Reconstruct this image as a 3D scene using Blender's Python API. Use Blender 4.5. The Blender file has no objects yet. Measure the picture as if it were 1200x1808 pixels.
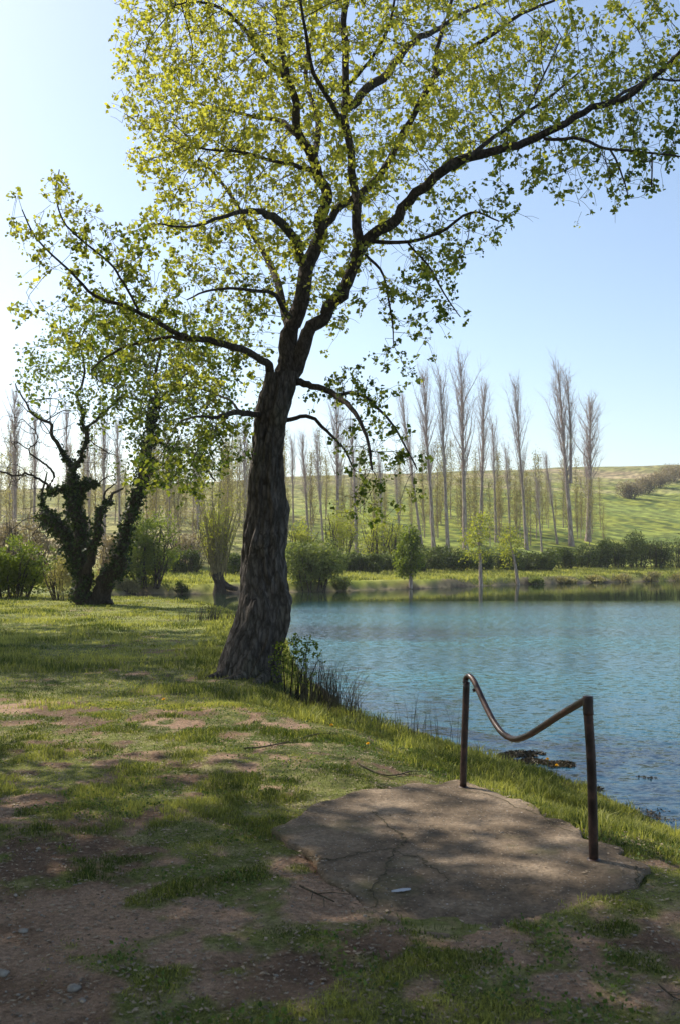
import bpy, math, random
import numpy as np
from mathutils import Vector

rng = np.random.default_rng(7)
random.seed(7)
R = math.radians
scene = bpy.context.scene
C = scene.collection

# ------------------------------------------------------------------ camera, sky, sun, exposure
F = 1758.0            # focal length in photograph pixels (1200 x 1808)
CU, CV = 600.0, 904.0
CAM_H = 1.6
PITCH = math.atan((985 - 904) / F)
cam_d = bpy.data.cameras.new("camera")
cam = bpy.data.objects.new("camera", cam_d)
C.objects.link(cam)
cam.location = (0, 0, CAM_H)
cam.rotation_euler = (math.pi / 2 + PITCH, 0, 0)
cam_d.sensor_fit = 'VERTICAL'
cam_d.sensor_height = 36.0
cam_d.lens = 36.0 * F / 1808.0
cam_d.clip_start = 0.05
cam_d.clip_end = 3000
scene.camera = cam
cam_d.dof.use_dof = True
cam_d.dof.focus_distance = 11.0
cam_d.dof.aperture_fstop = 5.6

SUN_DIR = Vector((-0.80, 0.60, 0)).normalized()      # horizontal direction towards the sun
SUN_EL = R(44)
world = bpy.data.worlds.new("World")
scene.world = world
world.use_nodes = True
wn = world.node_tree
sky = wn.nodes.new('ShaderNodeTexSky')
sky.sky_type = 'NISHITA'
sky.sun_disc = False
sky.sun_elevation = SUN_EL
sky.sun_rotation = math.atan2(SUN_DIR.x, SUN_DIR.y)
sky.air_density = 1.0
sky.dust_density = 1.2
sky.ozone_density = 0.5
bg = wn.nodes['Background']
wn.links.new(sky.outputs[0], bg.inputs[0])
bg.inputs[1].default_value = 0.14
sd = bpy.data.lights.new("sun", 'SUN')
sd.energy = 5.0
sd.angle = R(0.55)
sd.color = (1.0, 0.93, 0.82)
sun = bpy.data.objects.new("sun", sd)
C.objects.link(sun)
vs = Vector((SUN_DIR.x * math.cos(SUN_EL), SUN_DIR.y * math.cos(SUN_EL), math.sin(SUN_EL)))
sun.rotation_euler = vs.to_track_quat('Z', 'Y').to_euler()
scene.view_settings.view_transform = 'Standard'
scene.view_settings.look = 'None'
scene.view_settings.gamma = 1
scene.view_settings.exposure = 0.55
scene.cycles.max_bounces = 8
scene.cycles.transparent_max_bounces = 8
scene.cycles.use_denoising = True

# ------------------------------------------------------------------ helpers: pixels to world
cp, sp = math.cos(PITCH), math.sin(PITCH)
def ray(u, v):
    x = (u - CU) / F; yu = (CV - v) / F
    return np.array([x, cp - yu * sp, sp + yu * cp])
def P(u, v, depth):
    d = ray(u, v)
    return np.array([0, 0, CAM_H]) + d * (depth / d[1])
def G(u, v, z=0.0):
    d = ray(u, v)
    return (np.array([0, 0, CAM_H]) + d * ((z - CAM_H) / d[2]))

# ------------------------------------------------------------------ helpers: noise in numpy
def _hash(ix, iy, seed):
    n = (ix.astype(np.int64) * 374761393 + iy.astype(np.int64) * 668265263 + seed * 974634777) & 0x7fffffff
    n = ((n ^ (n >> 13)) * 1274126177) & 0x7fffffff
    n = n ^ (n >> 16)
    return (n & 0xffff) / 65535.0
def vnoise(x, y, seed=0):
    x = np.asarray(x, float); y = np.asarray(y, float)
    ix = np.floor(x); iy = np.floor(y)
    fx = x - ix; fy = y - iy
    fx = fx * fx * (3 - 2 * fx); fy = fy * fy * (3 - 2 * fy)
    a = _hash(ix, iy, seed); b = _hash(ix + 1, iy, seed)
    c = _hash(ix, iy + 1, seed); d = _hash(ix + 1, iy + 1, seed)
    return (a * (1 - fx) + b * fx) * (1 - fy) + (c * (1 - fx) + d * fx) * fy
def fbm(x, y, seed=0, octv=4, gain=0.5):
    s = 0; a = 1; t = 0
    x = np.asarray(x, float); y = np.asarray(y, float)
    for o in range(octv):
        s = s + a * vnoise(x, y, seed + o * 17); t += a
        x, y = (x * 0.8 - y * 0.6) * 2.03 + 11.3, (x * 0.6 + y * 0.8) * 2.03 + 5.1
        a *= gain
    return s / t
def sstep(a, b, x):
    t = np.clip((x - a) / (b - a), 0, 1)
    return t * t * (3 - 2 * t)

# ------------------------------------------------------------------ helpers: objects
def tag(o, label=None, cat=None, group=None, kind=None):
    if label: o['label'] = label
    if cat: o['category'] = cat
    if group: o['group'] = group
    if kind: o['kind'] = kind
    return o
def empty(name, loc):
    o = bpy.data.objects.new(name, None)
    C.objects.link(o)
    o.location = tuple(float(q) for q in loc)
    o.empty_display_size = 0.2
    return o
def link_mesh(name, me, mat=None, parent=None):
    o = bpy.data.objects.new(name, me)
    C.objects.link(o)
    if mat: me.materials.append(mat)
    if parent:
        o.parent = parent
    return o
def mesh_arrays(name, verts, faces, smooth=False, attrs=None, cols=None):
    """faces: list of (N,k) int arrays, one per face size"""
    me = bpy.data.meshes.new(name)
    verts = np.asarray(verts, np.float32)
    me.vertices.add(len(verts)); me.vertices.foreach_set('co', verts.ravel())
    faces = [np.asarray(f, np.int32) for f in faces if len(f)]
    nl = sum(f.size for f in faces); nf = sum(len(f) for f in faces)
    me.loops.add(nl); me.polygons.add(nf)
    me.loops.foreach_set('vertex_index', np.concatenate([f.ravel() for f in faces]))
    starts = []; s = 0
    for f in faces:
        starts.append(s + np.arange(len(f)) * f.shape[1]); s += f.size
    me.polygons.foreach_set('loop_start', np.concatenate(starts).astype(np.int32))
    if smooth: me.polygons.foreach_set('use_smooth', np.ones(nf, bool))
    me.update(calc_edges=True)
    for k, a in (attrs or {}).items():
        at = me.attributes.new(k, 'FLOAT', 'POINT'); at.data.foreach_set('value', np.asarray(a, np.float32))
    for k, a in (cols or {}).items():
        at = me.color_attributes.new(k, 'FLOAT_COLOR', 'POINT')
        a = np.asarray(a, np.float32)
        if a.shape[1] == 3: a = np.concatenate([a, np.ones((len(a), 1), np.float32)], 1)
        at.data.foreach_set('color', a.ravel())
    return me

# ------------------------------------------------------------------ helpers: materials
class N:
    def __init__(s, name):
        s.m = bpy.data.materials.new(name); s.m.use_nodes = True
        s.t = s.m.node_tree; s.t.nodes.clear()
        s.out = s.t.nodes.new('ShaderNodeOutputMaterial')
    def n(s, typ, **kw):
        nd = s.t.nodes.new('ShaderNode' + typ)
        for k, v in kw.items():
            if k in nd.inputs.keys(): nd.inputs[k].default_value = v
            else: setattr(nd, k, v)
        return nd
    def l(s, a, b): s.t.links.new(a, b)
    def noise(s, scale, detail=4, rough=0.55, vec=None, dist=0.0):
        nd = s.n('TexNoise'); nd.inputs['Scale'].default_value = scale
        nd.inputs['Detail'].default_value = detail; nd.inputs['Roughness'].default_value = rough
        nd.inputs['Distortion'].default_value = dist
        if vec is not None: s.l(vec, nd.inputs['Vector'])
        return nd
    def ramp(s, fac, stops):
        nd = s.n('ValToRGB'); el = nd.color_ramp.elements
        while len(el) < len(stops): el.new(0.5)
        for e, (p, c) in zip(el, stops):
            e.position = p; e.color = (c[0], c[1], c[2], 1) if not isinstance(c, (int, float)) else (c, c, c, 1)
        s.l(fac, nd.inputs[0]); return nd.outputs[0]
    def mix(s, fac, a, b, mode='MIX'):
        nd = s.n('Mix', data_type='RGBA', blend_type=mode)
        for val, i in ((fac, 0), (a, 6), (b, 7)):
            if hasattr(val, 'is_linked') or hasattr(val, 'links'): s.l(val, nd.inputs[i])
            elif isinstance(val, (int, float)) and i == 0: nd.inputs[i].default_value = val
            else: nd.inputs[i].default_value = (val[0], val[1], val[2], 1) if not isinstance(val, (int, float)) else (val, val, val, 1)
        return nd.outputs[2]
    def math(s, op, a, b=0.5):
        nd = s.n('Math', operation=op)
        for val, i in ((a, 0), (b, 1)):
            if isinstance(val, (int, float)): nd.inputs[i].default_value = val
            else: s.l(val, nd.inputs[i])
        return nd.outputs[0]
    def bsdf(s, color, rough=0.9, normal=None, spec=0.3, metal=0.0):
        b = s.n('BsdfPrincipled')
        if isinstance(color, tuple): b.inputs['Base Color'].default_value = (*color, 1)
        else: s.l(color, b.inputs['Base Color'])
        if isinstance(rough, (int, float)): b.inputs['Roughness'].default_value = rough
        else: s.l(rough, b.inputs['Roughness'])
        b.inputs['Specular IOR Level'].default_value = spec
        b.inputs['Metallic'].default_value = metal
        if normal is not None: s.l(normal, b.inputs['Normal'])
        return b
    def bump(s, h, strength, dist, normal=None):
        b = s.n('Bump'); b.inputs['Strength'].default_value = strength; b.inputs['Distance'].default_value = dist
        s.l(h, b.inputs['Height'])
        if normal is not None: s.l(normal, b.inputs['Normal'])
        return b.outputs[0]
    def done(s, b):
        s.l(b.outputs[0] if hasattr(b, 'outputs') else b, s.out.inputs[0]); return s.m

def leaf_mat(name, dark, light, trans=0.45, rough=0.6, tint=None):
    """leaf colour from the per-leaf value 'tint', light passes through"""
    s = N(name)
    a = s.n('Attribute', attribute_name='tint')
    col = s.ramp(a.outputs['Fac'], [(0.0, dark), (1.0, light)])
    b = s.bsdf(col, rough, spec=0.25)
    t = s.n('BsdfTranslucent'); 
    col2 = s.mix(1.0, col, (1.25, 1.25, 0.55), 'MULTIPLY')
    s.l(col2, t.inputs[0])
    mx = s.n('MixShader'); mx.inputs[0].default_value = trans
    s.l(b.outputs[0], mx.inputs[1]); s.l(t.outputs[0], mx.inputs[2])
    return s.done(mx)

def bark_mat(name, c1, c2, scale=(6, 6, 1.2), bump=0.02, streak=1.0):
    s = N(name)
    tc = s.n('TexCoord'); mp = s.n('Mapping'); mp.inputs['Scale'].default_value = scale
    s.l(tc.outputs['Object'], mp.inputs['Vector'])
    n1 = s.noise(2.2, 8, 0.65, mp.outputs[0], 0.6)
    n2 = s.noise(9, 6, 0.6, mp.outputs[0], 0.3)
    n3 = s.noise(0.8, 3, 0.5, tc.outputs['Object'])
    v = s.n('TexVoronoi', feature='DISTANCE_TO_EDGE'); v.inputs['Scale'].default_value = 3.0
    wv = s.mix(0.35, mp.outputs[0], n1.outputs['Color'])
    s.l(wv, v.inputs['Vector'])
    crack = s.ramp(v.outputs['Distance'], [(0.0, 0.0), (0.18, 1.0)])
    col = s.mix(s.ramp(n1.outputs[0], [(0.35, 0.0), (0.65, 1.0)]), c1, c2)
    col = s.mix(0.6, col, s.mix(n2.outputs[0], (0.35, 0.33, 0.32), (1.35, 1.3, 1.25)), 'MULTIPLY')
    col = s.mix(s.ramp(n3.outputs[0], [(0.55, 0.0), (0.7, 0.35)]), col, (c2[0] * 1.1, c2[1] * 1.3, c2[2] * 0.9))
    col = s.mix(s.math('MULTIPLY', s.math('SUBTRACT', 1.0, crack), 0.6), col, (c1[0] * .45, c1[1] * .42, c1[2] * .4))
    h = s.math('ADD', s.math('MULTIPLY', crack, 0.8), s.math('ADD', n1.outputs[0], s.math('MULTIPLY', n2.outputs[0], 0.4)))
    return s.done(s.bsdf(col, 0.95, s.bump(h, 1.0, bump), spec=0.15))

# ------------------------------------------------------------------ helpers: tubes, leaves
def tube_arrays(paths, sides=5):
    """paths: list of (pts (n,3), radii (n,)); returns verts, [quads]"""
    V = []; Q = []; T = []; off = 0
    for pts, rad in paths:
        pts = np.asarray(pts, float); rad = np.asarray(rad, float)
        n = len(pts)
        if n < 2: continue
        k = sides if not callable(sides) else sides(rad[0])
        d = np.gradient(pts, axis=0)
        d /= np.linalg.norm(d, axis=1, keepdims=True) + 1e-9
        ref = np.array([0.31, 0.17, 0.93]) if abs(d[0][2]) < 0.9 else np.array([0.93, 0.31, 0.17])
        a = np.cross(d, ref); a /= np.linalg.norm(a, axis=1, keepdims=True) + 1e-9
        b = np.cross(d, a)
        th = np.linspace(0, 2 * np.pi, k, endpoint=False)
        ring = pts[:, None, :] + rad[:, None, None] * (np.cos(th)[None, :, None] * a[:, None, :] + np.sin(th)[None, :, None] * b[:, None, :])
        V.append(ring.reshape(-1, 3))
        i = np.arange(n - 1)[:, None] * k; j = np.arange(k)[None, :]; j2 = (j + 1) % k
        Q.append((np.stack([i + j, i + j2, i + k + j2, i + k + j], -1) + off).reshape(-1, 4))
        off += n * k
    return np.concatenate(V), [np.concatenate(Q)]

def smooth_path(pts, rad, sub=5, wob=0.0, seed=0):
    """Catmull-Rom through the traced points"""
    pts = np.asarray(pts, float); rad = np.asarray(rad, float)
    p = np.vstack([2 * pts[0] - pts[1], pts, 2 * pts[-1] - pts[-2]])
    out = []; ro = []
    for i in range(1, len(p) - 2):
        for t in np.linspace(0, 1, sub, endpoint=False):
            out.append(0.5 * ((2 * p[i]) + (-p[i-1] + p[i+1]) * t + (2*p[i-1] - 5*p[i] + 4*p[i+1] - p[i+2]) * t*t + (-p[i-1] + 3*p[i] - 3*p[i+1] + p[i+2]) * t**3))
            ro.append(rad[i-1] * (1 - t) + rad[i] * t)
    out.append(pts[-1]); ro.append(rad[-1])
    out = np.array(out); ro = np.array(ro)
    if wob:
        g = np.random.default_rng(seed)
        w = g.normal(size=out.shape) * wob
        w = (w + np.roll(w, 1, 0) + np.roll(w, -1, 0)) / 3
        w[0] = 0
        out = out + w * np.minimum(1, ro[:, None] * 20)
    return out, ro

def leaves_arrays(pos, nrm_bias, size, g, tint, shape=0.75, fold=0.25):
    """one folded four-cornered leaf per position; returns verts, [quads->2 tris each]"""
    n = len(pos)
    d = g.normal(size=(n, 3)) ; d /= np.linalg.norm(d, axis=1, keepdims=True)
    d = d + np.asarray(nrm_bias); d /= np.linalg.norm(d, axis=1, keepdims=True) + 1e-9
    r = g.normal(size=(n, 3)); s = np.cross(d, r); s /= np.linalg.norm(s, axis=1, keepdims=True) + 1e-9
    nn = np.cross(d, s)
    L = size * g.uniform(0.5, 1.4, n)[:, None]
    w = L * shape * 0.5
    base = pos
    v0 = base; v2 = base + d * L
    c = base + d * L * 0.42
    v1 = c + s * w + nn * L * fold; v3 = c - s * w + nn * L * fold
    V = np.stack([v0, v1, v2, v3], 1).reshape(-1, 3)
    i = np.arange(n)[:, None] * 4
    T = np.concatenate([i + np.array([[0, 1, 2]]), i + np.array([[0, 2, 3]])], 0)
    return V, [T], np.repeat(tint, 4)

def colonize(nodes, parents, attr, step, kill, iters, g, reach=3.0, droop=0.0, jit=0.15):
    """grow branches from the skeleton nodes towards the attraction points"""
    nodes = [np.asarray(q, float) for q in nodes]; par = list(parents)
    A = np.asarray(attr, float)
    N0 = np.array(nodes)
    best = np.full(len(A), 1e9); bi = np.zeros(len(A), int)
    for s in range(0, len(N0), 400):
        dd = ((A[:, None, :] - N0[None, s:s+400]) ** 2).sum(-1)
        k = dd.argmin(1); m = dd[np.arange(len(A)), k]
        u = m < best; best[u] = m[u]; bi[u] = k[u] + s
    alive = np.ones(len(A), bool)
    used = {}
    for it in range(iters):
        alive &= best > kill * kill
        act = alive & (best < (reach * reach if it > 3 else 1e9))
        if not act.any(): break
        ids = np.unique(bi[act])
        arr = np.array(nodes)
        vec = A[act] - arr[bi[act]]
        vec /= np.linalg.norm(vec, axis=1, keepdims=True) + 1e-9
        acc = np.zeros((len(arr), 3)); np.add.at(acc, bi[act], vec)
        dirs = acc[ids]; dirs /= np.linalg.norm(dirs, axis=1, keepdims=True) + 1e-9
        dirs += g.normal(size=dirs.shape) * jit; dirs[:, 2] -= droop
        dirs /= np.linalg.norm(dirs, axis=1, keepdims=True) + 1e-9
        new = arr[ids] + dirs * step
        keep = np.ones(len(ids), bool)
        for q, i in enumerate(ids):
            used[i] = used.get(i, 0) + 1
            if used[i] > 6: keep[q] = False
        # nodes that keep failing lose their attractors
        dead = set(ids[~keep].tolist())
        if dead:
            alive &= ~np.isin(bi, list(dead))
        ids = ids[keep]; new = new[keep]
        if not len(ids): continue
        s0 = len(nodes)
        nodes.extend(list(new)); par.extend(ids.tolist())
        for s in range(0, len(new), 400):
            dd = ((A[:, None, :] - new[None, s:s+400]) ** 2).sum(-1)
            k = dd.argmin(1); m = dd[np.arange(len(A)), k]
            u = m < best - 1e-6; best[u] = m[u]; bi[u] = k[u] + s0 + s
    return np.array(nodes), np.array(par)

def grow_tree(limbs, attr, step=0.22, kill=0.26, iters=60, seed=1, reach=3.0, droop=0.0,
              tip=0.0035, power=2.3, jit=0.15, rmax=0.05):
    """limbs: traced (pts, radii); returns branch paths, tip positions, twig nodes positions"""
    g = np.random.default_rng(seed)
    nodes = []; par = []; 
    for pts, rad in limbs:
        s = len(nodes)
        for i, q in enumerate(pts):
            if i % 2 and i < len(pts) - 1: pass
            nodes.append(q); par.append(s + i - 1 if i else -1)
    n0 = len(nodes)
    nd, pr = colonize(nodes, par, attr, step, kill, iters, g, reach, droop, jit)
    n = len(nd)
    kids = [[] for _ in range(n)]
    for i in range(n0, n): kids[pr[i]].append(i)
    rad = np.zeros(n)
    for i in range(n - 1, n0 - 1, -1):
        if not kids[i]: rad[i] = tip
        else: rad[i] = sum(rad[k] ** power for k in kids[i]) ** (1 / power)
    rad = np.minimum(rad, rmax)
    paths = []; tips = []
    for i in range(n0, n):
        p = pr[i]
        first = p < n0 or (max(kids[p], key=lambda k: rad[k]) != i)
        if first:
            chain = [p, i]; c = i
            while kids[c]:
                c = max(kids[c], key=lambda k: rad[k]); chain.append(c)
            pts = nd[chain].copy(); r = rad[chain].copy(); r[0] = min(rad[i] * 1.15, r[0] if p >= n0 else rad[i] * 1.3)
            if len(pts) > 3:
                q = pts.copy(); q[1:-1] = (pts[:-2] + 2 * pts[1:-1] + pts[2:]) / 4; pts = q
            paths.append((pts, np.maximum(r, tip * 0.7)))
        if not kids[i]: tips.append(i)
    thin = [i for i in range(n0, n) if rad[i] < tip * 3.2]
    return paths, nd[tips], nd[thin], nd[pr[thin]]

def blob(g, center, r, n, power=0.5):
    """points through an ellipsoid, more towards its shell"""
    d = g.normal(size=(n, 3)); d /= np.linalg.norm(d, axis=1, keepdims=True)
    return np.asarray(center) + d * (g.uniform(0, 1, n) ** power)[:, None] * np.asarray(r)

# ------------------------------------------------------------------ terrain shape
WL = -0.5     # water level
shore_px = [(1196,1465),(1062,1408),(1000,1378),(879,1346),(800,1318),(700,1290),(640,1277),(600,1262),(588,1240),(545,1205),(520,1165),(508,1128),
            (470,1102),(420,1088),(330,1078),(250,1073),(205,1066),(188,1058),(192,1052)]
far_px = [(250,1049),(390,1049),(500,1046),(600,1044),(722,1040),(850,1035),(950,1031),(1080,1028),(1200,1025)]
poly = [(200,-14),(60,-14),(20,-6),(9,-1),(5.6,2.2),(3.9,4.6),(3.1,6.3)]
poly += [tuple(G(u, v, WL)[:2]) for u, v in shore_px + far_px]
poly += [(60,112),(120,130),(200,150)]
POLY = np.array(poly, float)
def lake_sd(x, y):
    """distance to the waterline, positive on land"""
    x = np.asarray(x, float); y = np.asarray(y, float)
    d = np.full(x.shape, 1e9); ins = np.zeros(x.shape, bool)
    n = len(POLY)
    for i in range(n):
        x1, y1 = POLY[i]; x2, y2 = POLY[(i + 1) % n]
        ex, ey = x2 - x1, y2 - y1
        t = np.clip(((x - x1) * ex + (y - y1) * ey) / (ex * ex + ey * ey + 1e-12), 0, 1)
        d = np.minimum(d, np.hypot(x - x1 - t * ex, y - y1 - t * ey))
        c = (y1 > y) != (y2 > y)
        xi = (x2 - x1) * (y - y1) / (y2 - y1 + 1e-12) + x1
        ins ^= c & (x < xi)
    return np.where(ins, -d, d)
def far_line(x):
    return np.clip(67.3 + 0.795 * x, 52, 128)
def crest_v(u):
    return np.interp(u, [-300, 0, 300, 750, 1066, 1200, 1600], [868, 865, 850, 829, 817, 815, 812])
def terrain(x, y):
    x = np.asarray(x, float); y = np.asarray(y, float)
    sc = np.clip(y / 12, 0.35, 3)
    d = lake_sd(x, y) + (fbm(x / (0.5 * sc), y / (0.5 * sc), 3, 3) - 0.5) * 0.5 * sc
    t = y - far_line(x)
    near = (fbm(x * 0.5, y * 0.5, 21, 4) - 0.5) * 0.10 * sstep(60, 40, y)
    near = near + (fbm(x * 4, y * 4, 5, 4) - 0.5) * 0.045 * sstep(25, 12, y)
    far = 0.10 + 0.45 * sstep(0, 12, t) + (fbm(x * 0.6, y * 0.6, 9, 3) - 0.5) * 0.15
    Yc = far_line(x) + 193
    Hc = (985 - crest_v(600 + F * x / Yc)) / F * Yc + 1.6
    tt = (t - 16) / 177.0
    S = np.where(tt < 0.9, tt, 0.9 + 0.1 * (1 - np.exp(-(tt - 0.9) / 0.1)))
    S = np.clip(S, 0, 1) - np.clip(tt - 1.3, 0, 2) * 0.5
    hill = (Hc - 0.55) * S * (1 + 0.0) + (fbm(x * 0.03, y * 0.03, 14, 4) - 0.5) * 2.4 * sstep(16, 60, t)
    fr = sstep(45, 56, y)
    base = near * (1 - fr) + far * fr + np.where(t > 16, hill, 0)
    bw = np.where(y < 45, 1.7 + 0.9 * sstep(6.0, 7.4, y) - 1.4 * sstep(11.5, 14.0, y) + 0.02 * np.clip(y - 14, 0, 30), 1.0)
    bank = sstep(-0.1, 1.0, d / bw)
    land = WL + 0.02 + (base - WL - 0.02) * bank
    bed = WL - np.clip(-d * 0.45, 0, 2.0) + 0.02
    return np.where(d > 0, land, bed)
def tz(x, y): return float(terrain(np.array([x]), np.array([y]))[0])
def hit(u, v, lo=2.0, hi=330.0):
    """ground point seen at a photograph position"""
    d = ray(u, v); ys = np.geomspace(lo, hi, 4000)
    X = d[0] / d[1] * ys; Z = CAM_H + d[2] / d[1] * ys
    T = terrain(X, ys)
    k = np.argmax(Z <= T)
    if Z[k] > T[k]: k = len(ys) - 1
    return np.array([X[k], ys[k], T[k]])

# ------------------------------------------------------------------ ground cover map (where grass grows, where earth is bare)
def ell(u, v, ru, rv):
    c = G(u, v); dep = c[1]
    return c[0], c[1], ru * dep / F, rv * dep * dep / (F * CAM_H)
bare_spots = [(40,1720,270,190,1.0),(60,1560,200,90,1.0),(130,1480,150,30,.7),(330,1640,120,60,.65),(20,1440,70,40,.6),(240,1340,110,20,.55),
              (80,1245,90,14,.45),(420,1400,160,22,.25),(560,1430,120,25,.35),(700,1350,60,14,.6),(600,1560,110,60,.75),(1000,1740,130,60,.45),
              (620,1690,90,40,.4),(860,1700,60,40,.5),(170,1330,110,20,.35),(210,1310,60,8,.5),(330,1280,60,8,.45),(430,1660,160,90,.35),(500,1770,140,50,.25)]
bare_spots = [ell(*q[:4]) + (q[4],) for q in bare_spots]
lush_spots = [(330,1700,120,60,.5),(290,1540,140,60,.7),(450,1620,140,60,.5),(520,1350,200,30,.4),(300,1420,200,40,.5),(430,1480,110,40,.7),(180,1400,120,25,.5),(880,1380,90,50,.8),(560,1250,110,25,.6),(430,1230,90,20,.5),(760,1320,90,30,.9),(1150,1540,90,60,.8),(980,1420,90,40,.9),
              (1000,1620,70,40,.6),(700,1760,240,60,.15),(1150,1700,120,90,.4),(560,1640,60,25,.4)]
lush_spots = [ell(*q[:4]) + (q[4],) for q in lush_spots]
def grassiness(x, y):
    b = np.zeros(np.shape(x))
    wx = x + (fbm(x * 2.2, y * 2.2, 31, 3) - 0.5) * 0.7; wy = y + (fbm(x * 2.2 + 50, y * 2.2, 32, 3) - 0.5) * 0.9
    for cx, cy, rx, ry, w in bare_spots:
        b = np.maximum(b, w * sstep(1.3, 0.5, np.hypot((wx - cx) / rx, (wy - cy) / ry)))
    l = np.zeros(np.shape(x))
    for cx, cy, rx, ry, w in lush_spots:
        l = np.maximum(l, w * sstep(1.3, 0.4, np.hypot((wx - cx) / rx, (wy - cy) / ry)))
    n = fbm(x * 1.3, y * 1.0, 41, 5, 0.62)
    n2 = fbm(x * 6, y * 6, 43, 3)
    f = 0.66 + (n - 0.5) * 2.6 + (n2 - 0.5) * 1.9 - b * 0.95 + l * 0.6
    f = f + sstep(7.5, 9.5, y) * 0.22
    f = f + sstep(9, 17, y) * 0.25 + sstep(17, 26, y) * 0.2
    sd_ = lake_sd(x, y)
    f = f + sstep(1.8, 0.6, sd_) * 0.8 * (y < 45)
    return np.clip(f, 0, 1)

SLAB_PX = [(492,1468),(520,1440),(566,1416),(640,1396),(720,1386),(808,1378),(868,1394),(930,1420),(985,1448),(1040,1478),(1085,1496),(1128,1522),(1152,1546),
           (1100,1574),(1030,1590),(960,1612),(880,1640),(790,1655),(700,1640),(650,1600),(590,1560),(540,1512)]
SLAB = np.array([G(u, v, 0.03)[:2] for u, v in SLAB_PX])
def in_poly(x, y, Pg, grow=0.0):
    x = np.asarray(x, float); y = np.asarray(y, float)
    c0 = Pg.mean(0); Q = c0 + (Pg - c0) * (1 + grow)
    ins = np.zeros(x.shape, bool)
    for i in range(len(Q)):
        x1, y1 = Q[i]; x2, y2 = Q[(i + 1) % len(Q)]
        c = (y1 > y) != (y2 > y)
        ins ^= c & (x < (x2 - x1) * (y - y1) / (y2 - y1 + 1e-12) + x1)
    return ins

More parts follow.
